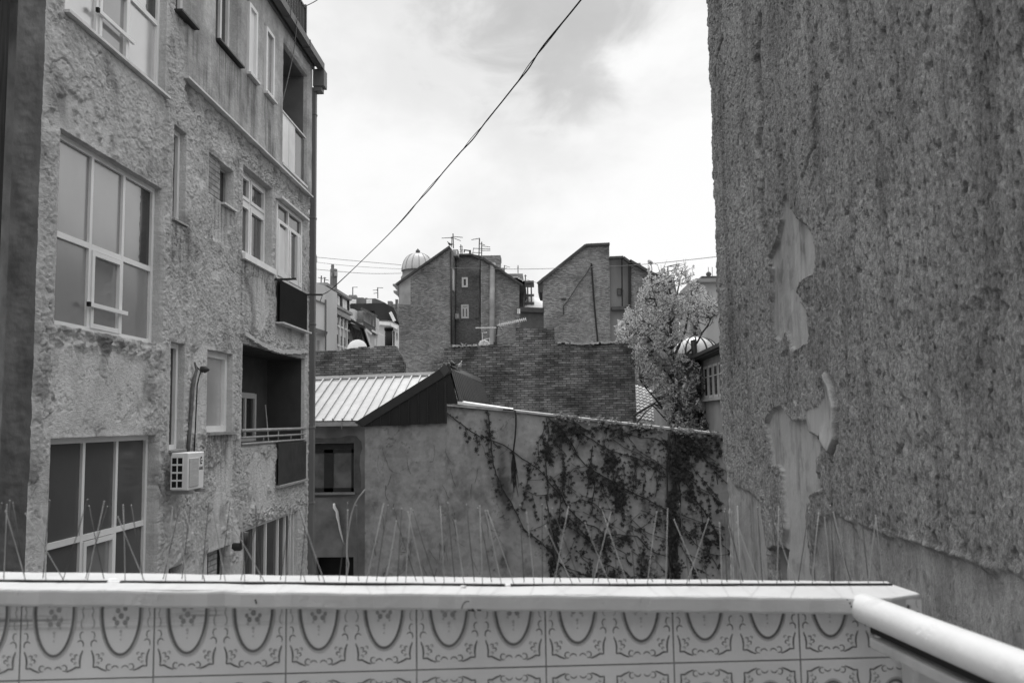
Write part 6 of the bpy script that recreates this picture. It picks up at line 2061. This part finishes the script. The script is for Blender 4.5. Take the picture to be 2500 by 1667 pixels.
k.build('attic_post', M('attic_post_dark', .07, .7), SA)
for i in range(9):
    a = YS1 + .7 + (y_e - YS1 - 1.2) * i / 9; b_ = a + (y_e - YS1) / 9 * .72
    k = MB(); k.box(XS - .49, XS - .3, a, b_, zc + .45, ztop - .15); k.build('attic_window', SHADE if i % 3 else PANE, SA)
for row, (ya_, yb_, yc_, yd_) in enumerate((((840), (970), (945), (1070)), ((1095), (1230), (1188), (1300)))):
    z1_ = (hX(*f1(235, ya_), XS).z + hX(*f1(465, yc_), XS).z) / 2; z0_ = (hX(*f1(235, yb_), XS).z + hX(*f1(465, yd_), XS).z) / 2
    for i in range(6):
        p = hX(*f1(236 + 46.5 * i - 10, 950), XS).y; q = hX(*f1(236 + 46.5 * i + 10, 950), XS).y
        k = MB(); k.box(XS + .002, XS + .05, p, q, z0_, z1_); k.box(XS + .002, XS + .25, p - .15, q + .15, z0_ - .25, z0_ - .02, 1); k.build('window', [PANEDARK, LIGHT2], SA)
k = MB()
for i in range(7):
    p = hX(*f1(212 + 46.5 * i, 950), XS).y; k.box(XS + .003, XS + .18, p - .25, p + .25, 0, zc2 - .3)
k.build('pilaster', LIGHT2, SA)
SB = thing('street_house', 'plain blank gable house at the near end of the pale street', 'house', (XS - 4, YS1 - 6, 0))
Yb_ = YS1 - 6
k = MB(); face(k, [f1(-60, 1500), f1(-60, 470), f1(60, 475), f1(180, 512), f1(176, 1060), f1(176, 1500)][::-1], Yb_, 5.5); k.build('wall', M('gable_render_pale', .5, .85, .06, .3), SB)
k = MB(); a, b_ = hY(*f1(40, 690), Yb_ - .05), hY(*f1(178, 745), Yb_ - .05); k.add(*wbox(a, b_, .3, .18)); k.box(hY(*f1(176, 800), Yb_).x, hY(*f1(190, 800), Yb_).x, Yb_ - .2, Yb_ + .2, 0, hY(*f1(180, 690), Yb_).z)
k.build('trim', M('gable_trim', .12, .8), SB)
k = MB(); k.add(*wbox(hY(*f1(40, 1075), Yb_ - 1), hY(*f1(185, 1120), Yb_ - 1), 1.2, .5)); k.build('lean_to_roof', M('lean_roof', .12, .8, .2, 1), SB)
k = MB(); face(k, [f1(20, 1500), f1(20, 1110), f1(160, 1140), f1(160, 1500)][::-1], Yb_ - .7, .6); k.build('lean_to_wall', M('lean_wall', .34, .9, .1, 1), SB)
a, b_ = f1(70, 1210), f1(98, 1330); wpane(SB, a[0], b_[0], a[1], b_[1], Yb_ - .72, .12, 0, None, M('weathered_frame', .2, .7))
# glazed slope
YG = 112.0
SC = thing('glazed_attic_house', 'house with a steep dark framed glazed slope beyond the pale street house', 'house', (hY(*f1(600, 1200), YG).x, YG, 0))
k = MB(); face(k, [f1(500, 1500), f1(500, 985), f1(640, 1030), f1(720, 1285), f1(720, 1500)][::-1], YG, 3); k.build('wall', M('glazed_house', .3, .8, .15, .5), SC)
k = MB()
for a, b_ in (((498, 1000), (560, 1200)), ((635, 1040), (725, 1290)), ((650, 1030), (735, 1290))): k.add(*wbox(hY(*f1(*a), YG - .2), hY(*f1(*b_), YG - .2), .35, .35, (0, 1, 0)))
for i in range(6): k.add(*wbox(hY(*f1(530 + i * 18, 1040 + i * 8), YG - .15), hY(*f1(548 + i * 20, 1200), YG - .15), .12, .1, (0, 1, 0)))
k.add(*wbox(hY(*f1(490, 945), YG - .4), hY(*f1(690, 1050), YG - .4), .8, .35)); k.build('glazing_frame', DARKMETAL, SC)
# balcony house and mansard corner building
YH = 118.0
SDH = thing('balcony_house', 'narrow pale house with a railed roof balcony below the dark mansard', 'house', (hY(*f1(740, 1200), YH).x, YH, 0))
k = MB(); face(k, [f1(495, 1500), f1(495, 800), f1(550, 810), f1(552, 950), f1(670, 960), f1(672, 1010), f1(850, 1110), f1(820, 1500)][::-1], YH, 6); k.build('wall', LIGHT, SDH)
k = MB(); face(k, [f1(550, 960), f1(550, 835), f1(660, 830), f1(660, 960)][::-1], YH + 2, 3); face(k, [f1(664, 985), f1(662, 838), f1(815, 910), f1(815, 1050)][::-1], YH + 1.5, 3); k.build('attic_wall', M('attic_glaze', .32, .4, .3, .8), SDH)
k = MB(); k.add(*wbox(hY(*f1(645, 805), YH + 1), hY(*f1(830, 900), YH + 1), 1.2, .35))
a, b_ = hY(*f1(575, 955), YH - .3), hY(*f1(665, 965), YH - .3); k.add(*wbox(a, b_, .1, .5)); a, b_ = hY(*f1(668, 965), YH - .3), hY(*f1(815, 1050), YH - .3); k.add(*wbox(a, b_, .1, .15)); k.add(*wbox(a - Vector((0, 0, 1)), b_ - Vector((0, 0, 1)), .1, .12))
for i in range(12): p = a.lerp(b_, i / 11); k.box(p.x - .06, p.x + .06, p.y - .05, p.y + .05, p.z - 1, p.z)
for x in (775, 815): p, q = hY(*f1(x, 1040), YH + .5), hY(*f1(x, 890), YH + .5); k.tube([p, q], .12, 5)
k.build('balcony_rail', M('balcony_dark', .1, .7), SDH)
k = MB(); k.add(*wbox(hY(*f1(672, 1040), YH - .2), hY(*f1(776, 1130), YH - .2), .5, .25)); k.add(*wbox(hY(*f1(776, 1080), YH - .2), hY(*f1(852, 1120), YH - .2), .5, .25)); k.build('cornice', LIGHT2, SDH)
for q in ((692, 705, 1140, 1210), (735, 752, 1165, 1260), (808, 826, 1185, 1270)):
    wpane(SDH, f1(q[0], 0)[0], f1(q[1], 0)[0], f1(0, q[2])[1], f1(0, q[3])[1], YH - .02, .1, 0, None, LIGHT2)
YN2 = 132.0
SE = thing('mansard_house', 'pale corner house under a big dark mansard roof with skylights', 'house', (hY(*f1(900, 1200), YN2).x, YN2, 0))
k = MB(); face(k, [f1(495, 1500), f1(495, 800), f1(815, 945), f1(900, 940), f1(1040, 960), f1(1112, 1020), f1(1114, 1500)][::-1], YN2, 8); k.build('wall', M('corner_render', .62, .8, .06, .4), SE)
k = MB(); face(k, [f1(495, 830), f1(492, 745), f1(940, 730), f1(1050, 790), f1(1085, 860), f1(1105, 960), f1(1020, 948), f1(820, 945), f1(810, 830)][::-1], YN2 - .5, 7); k.build('roof', M('mansard_dark', .028, .7, .3, .6, (1, 1, .3)), SE)
k = MB(); face(k, [f1(498, 742), f1(490, 662), f1(665, 660), f1(668, 672), f1(820, 672), f1(940, 725), f1(942, 730)][::-1], YN2 + .5, 6); k.build('upper_roof', M('upper_roof_grey', .14, .7, .3, .5, (1, 1, .3)), SE)
for q in ((500, 575, 684, 738), (705, 775, 682, 736)):
    wpane(SE, f1(q[0], 0)[0], f1(q[1], 0)[0], f1(0, q[2])[1], f1(0, q[3])[1], YN2 + .45, .35, 0, .5, WHITE)
k = MB()
for a, b_ in (((815, 985), (1020, 1000)), ((1020, 1000), (1108, 1050))): k.add(*wbox(hY(*f1(*a), YN2 - .6), hY(*f1(*b_), YN2 - .6), 1.0, .5))
k.add(*wbox(hY(*f1(1010, 850), YN2 - .9), hY(*f1(1062, 960), YN2 - .9), .4, .7, (0, 1, 0))); k.build('cornice', WHITE, SE)
for q in ((935, 962, 1065, 1180), (1045, 1062, 1080, 1210), (1088, 1102, 1110, 1200)):
    wpane(SE, f1(q[0], 0)[0], f1(q[1], 0)[0], f1(0, q[2])[1], f1(0, q[3])[1], YN2 - .02, .15, 0, .4, LIGHT2)
k = MB()
for x, y0_, y1_, w in ((520, 665, 632, 45), (700, 675, 664, 12), (1000, 780, 705, 26), (1055, 800, 742, 20)):
    face(k, [f1(x - w, y0_), f1(x - w, y1_), f1(x + w, y1_), f1(x + w, y0_)][::-1], YN2 + 2, 1.5)
for i in range(5): face(k, [f1(480 + i * 20, 640), f1(480 + i * 20, 626), f1(490 + i * 20, 626), f1(490 + i * 20, 640)][::-1], YN2 + 2.2, .8)
for x in (1078, 1096): face(k, [f1(x - 6, 790), f1(x - 6, 682), f1(x + 6, 682), f1(x + 6, 790)][::-1], YN2 + 2, .8)
face(k, [f1(1020, 1020), f1(1030, 745), f1(1116, 740), f1(1116, 1020)][::-1], YN2 + 9, 2)
build_islands(k, 'chimney', M('far_chimney', .22, .8, .2, .8), SE)
g1 = lambda *ps: [f1(*p) for p in ps]
aerial([g1((530, 632), (530, 528)), g1((530, 530), (592, 530))], YN2 + 3, 'aerial with one arm over the mansard roof chimneys', .07, f1(530, 632))
aerial([g1((850, 672), (848, 532)), g1((848, 536), (918, 538)), g1((786, 568), (848, 566)), g1((795, 608), (848, 602))], YN2 + 3, 'aerial with three arms on the mansard roof', .07, f1(850, 672))
aerial([g1((125, 490), (130, 382)), g1((85, 405), (150, 420))], YS1, 'thin aerial on the blank gable house', .06, f1(125, 490))
aerial([g1((168, 500), (172, 402)), g1((150, 410), (190, 410)), g1((172, 430), (222, 442))], YS1, 'aerial with a long right arm on the blank gable house', .06, f1(168, 500))
MA = thing('phone_mast', 'phone mast with box antennas on the pale street house roof', 'mast', hY(*f1(280, 560), YS1 + 4))
k = MB(); k.tube([hY(*f1(283, 600), YS1 + 4), hY(*f1(287, 300), YS1 + 4)], .45, 8); k.tube([hY(*f1(270, 545), YS1 + 4), hY(*f1(272, 242), YS1 + 4)], .22, 6); k.build('mast', M('mast_grey', .16, .6), MA)
k = MB(); a, b_ = hY(*f1(300, 390), YS1 + 3.6), hY(*f1(328, 330), YS1 + 3.6); k.box(a.x, b_.x, YS1 + 3.3, YS1 + 3.9, a.z, b_.z); a, b_ = hY(*f1(258, 390), YS1 + 3.4), hY(*f1(272, 350), YS1 + 3.4); k.box(a.x, b_.x, YS1 + 3.1, YS1 + 3.5, a.z, b_.z); k.build('antenna_box', M('antenna_grey', .3, .6), MA)
MA = thing('phone_mast', 'box antenna on a pole peeping out beside the grey downpipe', 'mast', hY(*f1(55, 480), YS1))
k = MB(); k.tube([hY(*f1(55, 480), YS1), hY(*f1(57, 118), YS1)], .12, 6); k.build('mast', MATS['mast_grey'], MA)
k = MB(); a, b_ = hY(*f1(46, 205), YS1 - .3), hY(*f1(73, 135), YS1 - .3); k.box(a.x, b_.x, YS1 - .6, YS1 - .2, a.z, b_.z); k.build('antenna_box', MATS['antenna_grey'], MA)

# ------------------------------------------------------------------ cables in the air
f8c = lambda x, y: ((700 + x / 2.24) / 1.063, y / 2.24 / 1.063)
cab = [(741, 677)] + [f8c(*q) for q in ((260, 1568), (560, 1280), (750, 1065), (880, 915), (980, 800), (1100, 655), (1270, 440), (1390, 275), (1610, 0))] + [(1420, -112)]
n_ = len(cab); base_pts = []
y_start, y_end = BRACKET.y, 4.6
for i, (x, y) in enumerate(cab):
    t = (x - 741) / (1420 - 741)
    Yc = 1 / ((1 - t) / y_start + t / y_end)
    base_pts.append(hY(x, y, Yc))
base_pts[0] = BRACKET


def smooth_path(P, m=10):
    out = []
    for i in range(len(P) - 1):
        p0, p1, p2, p3 = P[max(i - 1, 0)], P[i], P[i + 1], P[min(i + 2, len(P) - 1)]
        for j in range(m):
            t = j / m
            out.append(.5 * (2 * p1 + (p2 - p0) * t + (2 * p0 - 5 * p1 + 4 * p2 - p3) * t * t + (-p0 + 3 * p1 - 3 * p2 + p3) * t ** 3))
    return out + [P[-1]]


sp = smooth_path(base_pts, 14)
A_, B_ = [], []
for i, p in enumerate(sp):
    t = (sp[min(i + 1, len(sp) - 1)] - sp[max(i - 1, 0)]).normalized(); s_ = t.cross(Vector((0, 0, 1))).normalized(); u_ = s_.cross(t)
    w = .007 * (1.1 + sin(i * .19)) ; a = i * .22
    A_.append(p + (s_ * cos(a) + u_ * sin(a)) * w * .55); B_.append(p - (s_ * cos(a) + u_ * sin(a)) * w * .55)
k = MB(); k.tube(A_, .0055, 5); k.tube(B_, .003, 5)
tag(k.build('overhead_cable', CABLE, None, True, origin=BRACKET), 'black twisted cable rising steeply across the bright sky', 'cable')


def wire(name, pts, label, r, cat='cable', grp=None):
    P = smooth_path(pts, 8); k = MB(); k.tube(P, r, 4)
    tag(k.build(name, M('far_wire', .16, .7), None, True, origin=P[0]), label, cat, grp)


wire('overhead_wire', [hY(*f1(-60, 135), 75), hY(*f1(500, 188), 79), hY(*f1(1150, 246), 84)], 'highest of three faint wires between the downpipe and the dome', .028)
wire('overhead_wire', [hY(*f1(-60, 195), 75), hY(*f1(500, 258), 79), hY(*f1(1150, 298), 84)], 'middle one of three faint wires left of the dome', .022)
wire('overhead_wire', [hY(*f1(-60, 290), 75), hY(*f1(550, 345), 79), hY(*f1(850, 356), 82), hY(*f1(1150, 352), 84)], 'lowest of three faint wires left of the dome', .03)
wire('overhead_wire', [hY(*f2(680, 432), 83), hY(*f2(1150, 444), 80), hY(*f3(0, 448), 78), hY(*f3(500, 434), 76), hY(*f3(1300, 398), 70), hY(*f3(2200, 305), 60)], 'long faint wire strung across both brick gables', .026)
wire('overhead_wire', [hX(683, 40, XL + .3), hX(676, 110, XL + .18), hX(664, 170, XL + .1), hX(648, 238, XL + .04)], 'thin wire drooping from the gutter into the top loggia', .009)
wire('overhead_wire', [hY(694, 17, 16.9), hY(712, 10, 16.5), hY(732, -2, 16.0), hY(748, -20, 15.5)], 'short wire leaving the roof rail at the top', .009)
wire('overhead_wire', [hY(735, 693, 16.8), hY(741, 677, 16.4)], 'stub of wire tied to the tip of the line bracket', .008)
wire('overhead_wire', [hY(*f2(1545, 565), 88), hY(*f2(1690, 610), 86)], 'short faint wire from the balcony rod to the right gable', .025)

# ------------------------------------------------------------------ the house across the yard, seen in the stair window panes
CH = thing('courtyard_house', 'dull house across the yard, seen only as a reflection in the stair windows', 'house', (10.5, 26, 0))
k = MB(); k.box(8.6, 14, 12, 39, 0, EYE + 6.6); k.build('wall', M('courtyard_render', .2, .9, .2, 1), CH)
k = MB(); k.box(8.3, 14.2, 11.8, 39.2, EYE + 6.602, EYE + 6.9); k.build('roof', PIPEGREY, CH)
for yy in (16, 20, 24, 28, 32, 36):
    for zz in (-4, -.5, 3):
        k = MB(); k.box(8.52, 8.597, yy, yy + 1.2, EYE + zz, EYE + zz + 1.7); w = k.build('window', PVC, CH)
        k = MB(); k.box(8.5, 8.518, yy + .1, yy + 1.1, EYE + zz + .1, EYE + zz + 1.6); k.build('pane', PANEDARK, w)

# ------------------------------------------------------------------ unseen house behind the viewer, added to keep sky light off the terrace
TH = thing('terrace_shade_house', 'plain unseen house behind the viewer, added to shade the tiled terrace', 'house', (-1, -2.3, 0))
k = MB(); k.box(-3.6, 1.25, -5, -2.2, 0, EYE + 2.6); k.build('wall', M('shade_house_render', .3, .9, .2, 1), TH)
k = MB(); k.box(-3.8, 1.27, -5.2, -2.0, EYE + 2.602, EYE + 2.75); k.build('roof', PIPEGREY, TH)
k = MB(); k.box(-.9, 0, -2.198, -2.15, 7.42, EYE + .6); k.build('door', OLDWOOD, TH)
